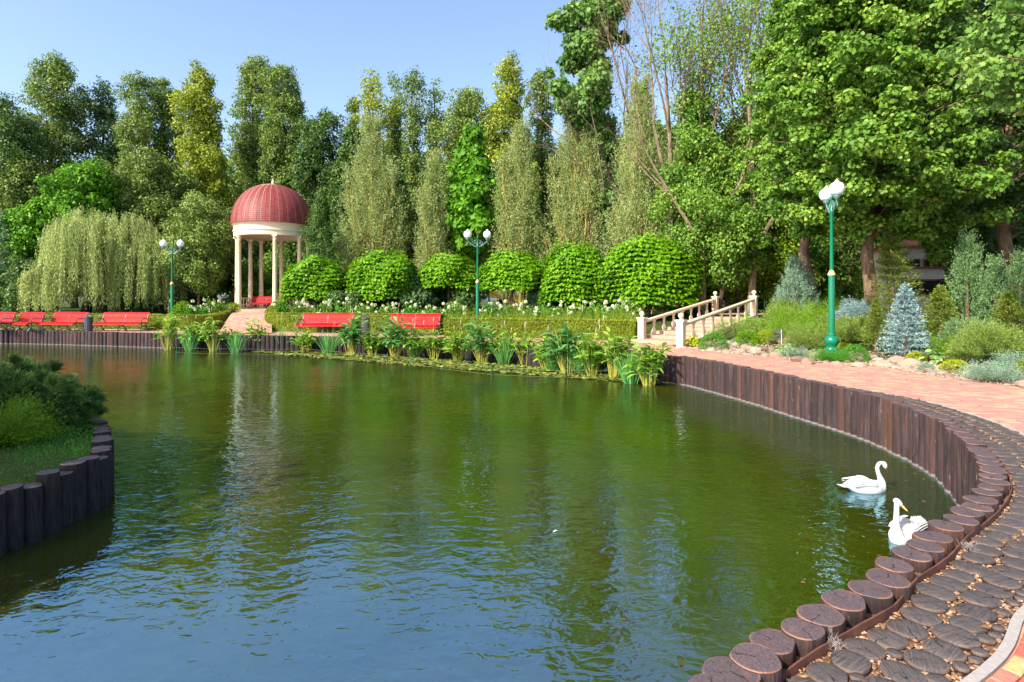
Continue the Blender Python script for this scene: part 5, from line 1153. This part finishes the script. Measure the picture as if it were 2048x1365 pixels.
n = 520; S = r.normal(size=(n,3))*np.array((.26,.2,.0))+np.array((0,0,.1)); S[:,2] = r.uniform(.05,.8,n); V, t = shoot_leaves(r, S, r.normal(size=(n,3))*.5+np.array((0,0,.8)), r.uniform(.3,.6,n), 22, .10, .09, -.2, .6, t0=r.normal(size=n)*.1)
tag(link('papyrus', big_mesh('papyrus', V, 4, LEAF['reed'], t), None, (x, Y, 0)), 'feathery fine leaved papyrus bush among the water plants', 'papyrus')
# lily pads: a countless mat
edge_f = [at(p, y) for p, y in [(345,698),(420,697),(600,713),(780,728),(980,744),(1120,755),(1240,764),(1310,768)]]
F_ = resample(smooth_poly(edge_f, .3), .1); r = np.random.default_rng(9); P = []
for _ in range(9000):
    i = r.integers(len(F_)); f = F_[i]; d = np.array((.45,.9)); wdt = 1.9*min(1, (i+15)/60)*min(1, (len(F_)-i+5)/30); q_ = r.random()**1.1
    p = f+d*q_*wdt+r.normal(size=2)*.08; P.append((p[0], p[1], .012+r.random()*.03+(.05*r.random() if q_ > .4 else 0)))
P = np.array(P); n = len(P); a = np.linspace(.25, 2*pi-.05, 9); Rr = r.uniform(.03,.085,n); ro = r.uniform(0, 6.28, n); tl = r.normal(size=(n,2))*.16
X = np.concatenate([np.zeros((n,1)), Rr[:,None]*np.cos(a[None]+ro[:,None])], 1); Yy = np.concatenate([np.zeros((n,1)), Rr[:,None]*np.sin(a[None]+ro[:,None])], 1)
V = np.stack([X, Yy, X*tl[:,:1]+Yy*tl[:,1:]], 2)+P[:,None,:]
tag(link('lily_pads', big_mesh('lily_pads', V.reshape(-1,3), 10, LEAF['lily'], .5+r.normal(size=n)*.28)), 'mat of small green and yellow lily pads along the far shore', 'lily pads', kind='stuff')
# net posts and wires
posts = [(353,719,672),(470,722,682),(607,722,690),(775,736,704),(983,766,719)]; tops = []
for k, (px, by, tp) in enumerate(posts):
    Y = F*ZC/(by-8-H0); x = ax(px, Y); h = .38; o = MB(); o.lathe([(.016,-.4),(.016,h),(.02,h+.005),(.02,h+.03),(.001,h+.035)], n=8); t_ = o.build('net_post', GREENP, None, (x, Y, 0), smooth=True)
    tag(t_, ['thin green post in the water before the first cane clump','thin green post in the water left of the gazebo path','thin green post in the water below the left hedge bench','thin green post in the water right of the litter bin','tall thin green post in the water below the middle lamp'][k], 'post', 'thin green posts holding the net wires'); tops.append((x, Y, h-.03))
tops.append(at(1262,762)+(.30,)); tops.append((4.5, 17.0, .32)); m = MB()
for A, B in zip(tops[:-1], tops[1:]):
    for dz in (0, -.22): m.tube([(A[0],A[1],A[2]+dz), ((A[0]+B[0])/2,(A[1]+B[1])/2,(A[2]+B[2])/2+dz-.03), (B[0],B[1],B[2]+dz)], .002, 4)
tag(m.build('net_wire', DOWN), 'thin pale wires strung low over the lily pads', 'wire')

# ------------------------------------------------------------------ swans
def loft(m, rings, n=16, mat=0):
    """rings: (centre, tangent-ish angle pitch, half width, half height)"""
    vs = []
    for (c, fw, w, h, eg) in rings:
        fw = unit(np.array(fw, float)); side = unit(np.cross(fw, np.array((0,0,1.)) if abs(fw[2]) < .97 else np.array((1.,0,0)))); 
        if side[1] > 0: side = -side
        up = np.cross(side, fw)
        for k in range(n):
            a = 2*pi*k/n; ca, sa = cos(a), sin(a); hh = h*(1 if sa > 0 else eg); vs.append(np.array(c)+side*w*ca+up*hh*sa)
    R_ = len(rings); fs = [(j*n+i, j*n+(i+1)%n, (j+1)*n+(i+1)%n, (j+1)*n+i) for j in range(R_-1) for i in range(n)]+[tuple(range(n-1,-1,-1)), tuple(range((R_-1)*n, R_*n))]
    m.add(vs, fs, mat)
BEAK = plain('beak_orange', (.80,.26,.04), .45, .1, 20, .05); BLACK = plain('beak_black', (.015,.013,.013), .4, .1, 20, .05); DBEAK = plain('beak_dusky', (.09,.035,.02), .4, .1, 20, .05)
def catmull3(P, per=5):
    P = np.array(P, float); out = []
    for i in range(len(P)-1):
        p0 = P[max(i-1, 0)]; p1 = P[i]; p2 = P[i+1]; p3 = P[min(i+2, len(P)-1)]
        for j in range(per): t = j/per; out.append(.5*(2*p1+(-p0+p2)*t+(2*p0-5*p1+4*p2-p3)*t*t+(-p0+3*p1-3*p2+p3)*t**3))
    out.append(P[-1]); return out
def swan(loc, rz, sc, neck, head_turn, label, tail_up=0.0, dusky=False, pitch=-.5, beakm=None, wing_lift=0.0):
    root = empty('swan', loc, rz, label, 'swan', 'white swans'); root.scale = (sc,)*3
    # body along +x, length 1: tail -0.5, breast +.42
    prof = [(-.52,.155+tail_up*.8,.012,.01),(-.46,.13+tail_up*.6,.055,.025),(-.38,.10+tail_up*.3,.10,.05),(-.28,.08,.15,.10),(-.15,.065,.195,.15),(0,.055,.215,.18),(.13,.055,.21,.185),(.25,.065,.18,.175),(.34,.09,.13,.15)]
    C = [(x, 0, z, w, h) for x, z, w, h in prof]
    # neck chain continues from breast
    nk = [(p[0], p[1], p[2], p[3]) for p in neck]
    chain = [(x, 0, z, w, h) for x, _, z, w, h in C]+[(x, y, z, w, w*1.05) for x, y, z, w in nk]
    A = catmull3(chain, 4); rings = []
    for i, a in enumerate(A):
        p = A[max(i-1, 0)][:3]; q_ = A[min(i+1, len(A)-1)][:3]; rings.append((a[:3], q_-p, abs(a[3]), abs(a[4]), .95))
    m = MB(); vs = []; n = 20; up = np.array((0,0,1.))
    for c, fw, w, h, eg in rings:
        fw = unit(fw); side = np.array((0,-1.,0)); side = unit(side-fw*(side@fw)); up = np.cross(side, fw); up = up if True else up
        for k in range(n): a = 2*pi*k/n; vs.append(c+side*w*cos(a)+up*h*sin(a))
    R_ = len(rings); m.add(vs, [(j*n+i, j*n+(i+1)%n, (j+1)*n+(i+1)%n, (j+1)*n+i) for j in range(R_-1) for i in range(n)]+[tuple(range(n-1,-1,-1))])
    # head as part of the same surface: continue with rings in the turned direction
    e = np.array(nk[-1][:3]); fd = unit(np.array((cos(head_turn)*cos(pitch), sin(head_turn)*cos(pitch), sin(pitch)))); sd = unit(np.cross(fd, np.array((0,0,1.)))); ud = np.cross(sd, fd)
    hp = [(-.055,.020,.018,.0),(-.045,.036,.036,.002),(-.02,.045,.050,.004),(.015,.046,.052,.004),(.05,.040,.045,.0),(.08,.030,.034,-.004),(.10,.025,.028,-.006)]
    vs = [e+fd*t+ud*(.012+o)+sd*w*cos(2*pi*k/16)+ud*h*sin(2*pi*k/16) for t, w, h, o in hp for k in range(16)]
    m.add(vs, [(j*16+i, j*16+(i+1)%16, (j+1)*16+(i+1)%16, (j+1)*16+i) for j in range(6) for i in range(16)]+[tuple(range(15,-1,-1)), tuple(range(96,112))])
    # tail feathers
    for k in range(-4, 5):
        a = k*.13; b0 = np.array((-.40, .05*k/4, .11+tail_up*.35)); tip = np.array((-.60-.02*(4-abs(k)), .11*k/4, .155+tail_up*1.5-.006*abs(k))); m.tube([b0, (b0+tip)/2, tip], [.022,.026,.006], 6, flat=.35)
    m.build('body', WHITEP, root, smooth=True)
    m = MB(); bp = [(.092,.026,.027,-.006),(.115,.024,.022,-.010),(.15,.021,.014,-.018),(.185,.020,.010,-.024),(.205,.012,.007,-.027)]
    vs = [e+fd*t+ud*(.012+o)+sd*w*cos(2*pi*k/12)+ud*h*sin(2*pi*k/12) for t, w, h, o in bp for k in range(12)]
    m.add(vs, [(j*12+i, j*12+(i+1)%12, (j+1)*12+(i+1)%12, (j+1)*12+i) for j in range(4) for i in range(12)]+[tuple(range(48,60))]); bk = m.build('beak', beakm or BEAK, root, smooth=True)
    m = MB(); c = e+fd*.212+ud*(-.016); m.ball(c, .011, 8); m.ball(e+fd*.10+ud*.030, .015, 10); m.build('beak_tip', BLACK, bk, smooth=True)
    m = MB()
    for s in (-1, 1): m.ball(e+fd*.075+sd*s*.031+ud*.012, .010, 8); m.tube([e+fd*.08+sd*s*.032+ud*.012, e+fd*.11+sd*s*.024+ud*.004], [.008,.012], 6)
    m.build('eye', BLACK, root, smooth=True)
    # folded wings: shell plus rows of overlapping feathers
    for s in (-1, 1):
        m = MB(); rg = []
        for x, z, w, h, o in [(.22,.14,.02,.03,.12),(.16,.165,.055,.085,.125),(.05,.18,.075,.115,.125),(-.08,.185,.08,.12,.12),(-.22,.175,.072,.10,.095),(-.34,.165,.05,.065,.065),(-.46,.165,.022,.025,.04)]:
            rg.append(((x, s*(o+wing_lift*.2), z+wing_lift*max(0, .3-abs(x+.1))), w, h))
        vs = [(c[0], c[1]+w*cos(2*pi*k/14), c[2]+h*sin(2*pi*k/14)) for c, w, h in rg for k in range(14)]
        m.add(vs, [(j*14+i, j*14+(i+1)%14, (j+1)*14+(i+1)%14, (j+1)*14+i) for j in range(6) for i in range(14)]+[tuple(range(13,-1,-1)), tuple(range(84,98))])
        rr = random.Random(3)
        for row in range(5):
            for k in range(8):
                x = .15-k*.065-row*.01; o = .12+.075*cos(row*.42); z = .165+.105*sin(row*.42+.05)*(1-.3*abs(x+.08)/.4)+wing_lift*max(0,.3-abs(x+.1)); ln = .10+.03*(k/8)
                p0 = np.array((x, s*(o+.006), z)); p1 = p0+np.array((-ln*.6, s*.010, .004)); p2 = p0+np.array((-ln, s*.004, -.004)); m.tube([p0, p1, p2], [.010,.022,.004], 6, flat=.35)
        for k in range(6 if wing_lift else 0):
            p0 = np.array((-.28, s*(.10-.008*k), .13+.02*k+wing_lift*.1)); p2 = np.array((-.53+.02*k, s*(.045-.004*k), .155+.014*k)); m.tube([p0, (p0+p2)/2+np.array((0,s*.012,.01)), p2], [.018,.024,.005], 6, flat=.4)
        m.build('wing', WHITEP, root, smooth=True)
x, y = at(1731, 982); S1 = .57
swan((x, y, 0), .06, S1, [(.375,0,.20,.085),(.345,0,.31,.052),(.30,0,.42,.043),(.285,0,.53,.039),(.32,0,.61,.038),(.385,0,.635,.037),(.43,0,.60,.034)], -.35, 'white swan bending its neck down to a dark bill, further out on the water', 0, True, -1.02, DBEAK, .06)
x, y = at(1809, 1080)
swan((x+.05, y+.06, 0), radians(-143), .60, [(.385,0,.20,.09),(.40,0,.32,.055),(.385,0,.44,.045),(.38,0,.56,.041),(.375,0,.65,.039),(.385,0,.70,.038)], 1.40, 'white swan with raised neck and orange bill close to the log edge', .05, False, -.42, BEAK)
m = MB(); m.tube([(-.03,0,0),(0,0,.012),(.03,.005,.004)], [.004,.013,.003], 6, flat=.5); x, y = at(1111,1064); tag(m.build('feather', WHITEP, None, (x, y, .003), .3, True), 'tiny white feather afloat in the middle of the pond', 'feather')
# downy fluff on the slices
for px, py, lb in [(1668,1290,'tuft of grey down caught on the rusty band near the bottom'), (1935,1095,'tuft of grey down beside the band below the swans')]:
    x, y = at(px, py, .78); r = np.random.default_rng(px); n = 160; P = r.normal(size=(n,3))*np.array((.02,.02,.006))+np.array((0,0,.012)); V = leaf_verts(P, rnd(r, n), rnd(r, n), r.uniform(.02,.05,n), .0016, T_BLADE)
    tag(link('down_tuft', big_mesh('down_tuft', V, 5, DOWN, r.random(n)), None, (x, y, .78)), lb, 'feather')

# ------------------------------------------------------------------ buildings and bits beyond the garden
WALLW = plain('house_wall', (.80,.72,.64), .8, .08, 2, .1); TRIM = plain('house_trim', (.30,.10,.06), .6, .1, 6, .1); DGLASS = plain('dark_glass', (.03,.035,.04), .15, .1, 2, 0); ROOFT = plain('roof_terracotta', (.50,.13,.06), .7, .2, 6, .3)
Y = 29.5; x0, x1 = ax(1812,Y), ax(1915,Y); z0 = gz(x0, Y); root = empty('garden_house', ((x0+x1)/2, Y, z0), 0, 'cream garden house with brown trim behind the conifers', 'house'); w = x1-x0; zt = az(497, Y)-z0
m = MB(); m.box((0,1.5,zt/2-.2), (w,3,zt+.4)); m.build('wall', WALLW, root)
m = MB(); m.box((0,1.5,zt+.06), (w+.5,3.5,.12)); m.add([(-w/2-.25,-.25,zt+.12),(w/2+.25,-.25,zt+.12),(w/2+.25,3.25,zt+.12),(-w/2-.25,3.25,zt+.12),(-w/2+1,1.5,zt+.55),(w/2-1,1.5,zt+.55)], [(0,1,5,4),(1,2,5),(2,3,4,5),(3,0,4)]); m.build('roof', ROOFT, root)
for u, zz, ww, hh in [(-.55,az(575,Y)-z0,.9,.8),(-.05,az(575,Y)-z0,.9,.8),(.35,az(575,Y)-z0,.9,.8),(-.55,az(527,Y)-z0,.9,.45),(.0,az(527,Y)-z0,.9,.45)]:
    m = MB(); m.box((u*w*.75,-.02,zz), (ww,.06,hh)); wn = m.build('window', TRIM, root); m = MB(); m.box((u*w*.75,-.06,zz), (ww-.14,.02,hh-.14)); m.build('pane', DGLASS, wn)
m = MB()
for yy in (536,584): m.box((0,-.03,az(yy, Y)-z0), (w,.07,.10))
m.build('trim_band', TRIM, root)
# far kiosk and playground pieces seen under the globe trees
YEL = plain('play_yellow', (.75,.50,.03), .5); BLU = plain('play_blue', (.04,.20,.55), .5); GRN = plain('booth_green', (.01,.30,.14), .5); WHT = plain('kiosk_white', (.75,.75,.72), .6); ORG = plain('play_orange', (.7,.22,.03), .5)
Y = 52; x = ax(1050, Y); root = empty('kiosk', (x, Y, 1.9), 0, 'small white and red kiosk seen below the fifth globe tree', 'kiosk'); m = MB(); m.box((0,0,.9), (2.6,1.5,1.8)); m.build('wall', WHT, root); m = MB(); m.box((0,-.1,1.9), (3,1.9,.2)); m.box((-1.3,-.78,.9), (.2,.06,1.8)); m.box((1.3,-.78,.9), (.2,.06,1.8)); m.build('roof', TRIM, root); m = MB(); m.box((0,-.78,1.1), (1.4,.06,.7)); m.build('window', DGLASS, root)
Y = 50; x = ax(992, Y); root = empty('play_tower', (x, Y, 1.9), 0, 'yellow and blue play tower seen under the fourth globe tree', 'play tower'); m = MB()
for sx in (-.6,.6):
    for sy in (-.5,.5): m.tube([(sx,sy,0),(sx,sy,1.7)], .06, 8)
m.build('frame', BLU, root); m = MB(); m.box((0,0,.8), (1.2,1,.08)); m.box((0,-.5,1.1), (1.2,.04,.5)); m.add([(-.8,-.6,1.7),(.8,-.6,1.7),(.8,.6,1.7),(-.8,.6,1.7),(0,0,2.2)], [(0,1,4),(1,2,4),(2,3,4),(3,0,4)]); m.build('roof', YEL, root); m = MB(); m.tube([(.6,-.3,.85),(1.3,-.4,.35),(1.9,-.5,.1)], [.22,.22,.22], 8, flat=.3); m.build('slide', ORG, root)
Y = 36; x = ax(1503, Y); root = empty('booth', (x, Y, 1.75), .3, 'green booth half hidden behind the stair top', 'booth'); m = MB(); m.box((0,0,.55), (1.1,.9,1.1), 0, 0, .5, .03); m.build('body', GRN, root); m = MB(); m.box((0,0,1.16), (1.3,1.1,.1), 0, 0, .5, .02); m.build('roof', GRN, root)
Y = 24; x = ax(2052, Y); root = empty('play_arch', (x, Y, gz(x, Y)), 0, 'yellow play frame glimpsed at the right edge', 'play frame'); m = MB(); m.tube([(-.5,0,0),(-.5,0,1.3),(-.3,0,1.7),(.1,0,1.8),(.5,0,1.7)], .12, 8); m.build('frame', YEL, root, smooth=True)
# low black railing beyond the stairs
root = empty('railing', (ax(1400,35), 35, 1.75), .05, 'low black iron railing beyond the top of the stairs', 'railing'); m = MB()
for k in range(34): m.tube([(k*.18,0,0),(k*.18,0,.62)], .012, 5)
m.build('bars', IRON, root); m = MB(); m.tube([(0,0,.6),(6,0,.6)], .02, 5); m.tube([(0,0,.1),(6,0,.1)], .02, 5); m.build('rail', IRON, root)

# fallen leaves on the path and a few afloat
r = np.random.default_rng(44); P = []
while len(P) < 420:
    i = int(r.integers(0, len(W2))); 
    if not (W2[i][1] < 30 and W2[i][0] > -16): continue
    p = offs(i, r.uniform(.15, 3.4)); P.append((p[0], p[1], .755 if p[1] > 5 else .79))
nP = len(P)
while len(P) < nP+150:
    i = int(r.integers(0, len(W2)))
    if not (W2[i][1] < 28 and W2[i][0] > -14): continue
    p = offs(i, -(.16+r.exponential(.5))); P.append((p[0], p[1], .004))
P = np.array(P); n = len(P); Nn = np.array((0,0,1.))+r.normal(size=(n,3))*np.where(np.arange(n) < nP, .25, .04)[:,None]; D = np.cross(Nn, rnd(r, n)); sz = r.uniform(.02,.055,n)
tag(link('fallen_leaves', big_mesh('fallen_leaves', leaf_verts(P, D, Nn, sz, sz*.8, T_LOBE), 6, LEAF['dry'], r.random(n))), 'dry fallen leaves scattered on the path and afloat by the wall', 'leaves', kind='stuff')

# trees out of frame at left that shade the bank
for k, (x, y) in enumerate([(-11.6,3.6),(-9.9,2.6)]):
    r = np.random.default_rng(70+k); C, CR = crown_clumps(r, P_ROUND, .9, 5.6, 1.7, 70, .75); V, t = clump_leaves(r, C, CR, 5500, .28)
    root = empty('tree', (x, y, .55), 0, 'leafy small tree standing outside the photo at left that shades the bank', 'tree', 'shade trees outside the photo'); tb = MB(); limbs(tb, r, 1.2, 5.6, C, 12, .12); tb.build('trunk', BARK, root); link('crown', big_mesh('crown', V, 4, LEAF['dark'], t), root)

# ------------------------------------------------------------------ light, sky, camera
EL, SX, SY = radians(38), -.74, -.67
n_ = math.hypot(SX, SY); sdir = np.array((SX/n_*cos(EL), SY/n_*cos(EL), sin(EL)))
sun = bpy.data.lights.new('sun', 'SUN'); sun.energy = 4.1; sun.angle = radians(.5); sun.color = (1,.93,.80)
so = bpy.data.objects.new('sun', sun); COL.objects.link(so)
from mathutils import Vector
so.rotation_euler = Vector(tuple(-sdir)).to_track_quat('-Z', 'Y').to_euler()
wd_ = bpy.data.worlds.new('World'); scene.world = wd_; wd_.use_nodes = True; nt = wd_.node_tree
for n in list(nt.nodes): nt.nodes.remove(n)
sky = N(nt, 'ShaderNodeTexSky'); sky.sky_type = 'NISHITA'; sky.sun_disc = False; sky.sun_elevation = EL; sky.sun_rotation = math.atan2(SX, SY); sky.air_density = 1.0; sky.dust_density = 2.2; sky.ozone_density = 1.6
bg = N(nt, 'ShaderNodeBackground'); bg.inputs[1].default_value = .15; out = N(nt, 'ShaderNodeOutputWorld'); L(nt, sky.outputs[0], bg.inputs[0]); L(nt, bg.outputs[0], out.inputs[0])
cam = bpy.data.cameras.new('camera'); co = bpy.data.objects.new('camera', cam); COL.objects.link(co); scene.camera = co
co.location = (0,0,ZC); co.rotation_euler = (radians(90),0,0); cam.sensor_width = 36; cam.lens = 36*F/2048; cam.shift_y = -(682.5-H0)/2048; cam.clip_start = .05; cam.clip_end = 3000
scene.view_settings.view_transform = 'Standard'; scene.view_settings.look = 'None'; scene.view_settings.exposure = 1.1; scene.view_settings.gamma = 1
scene.cycles.max_bounces = 6; scene.cycles.transparent_max_bounces = 4; scene.cycles.diffuse_bounces = 3; scene.cycles.glossy_bounces = 3; scene.cycles.transmission_bounces = 3
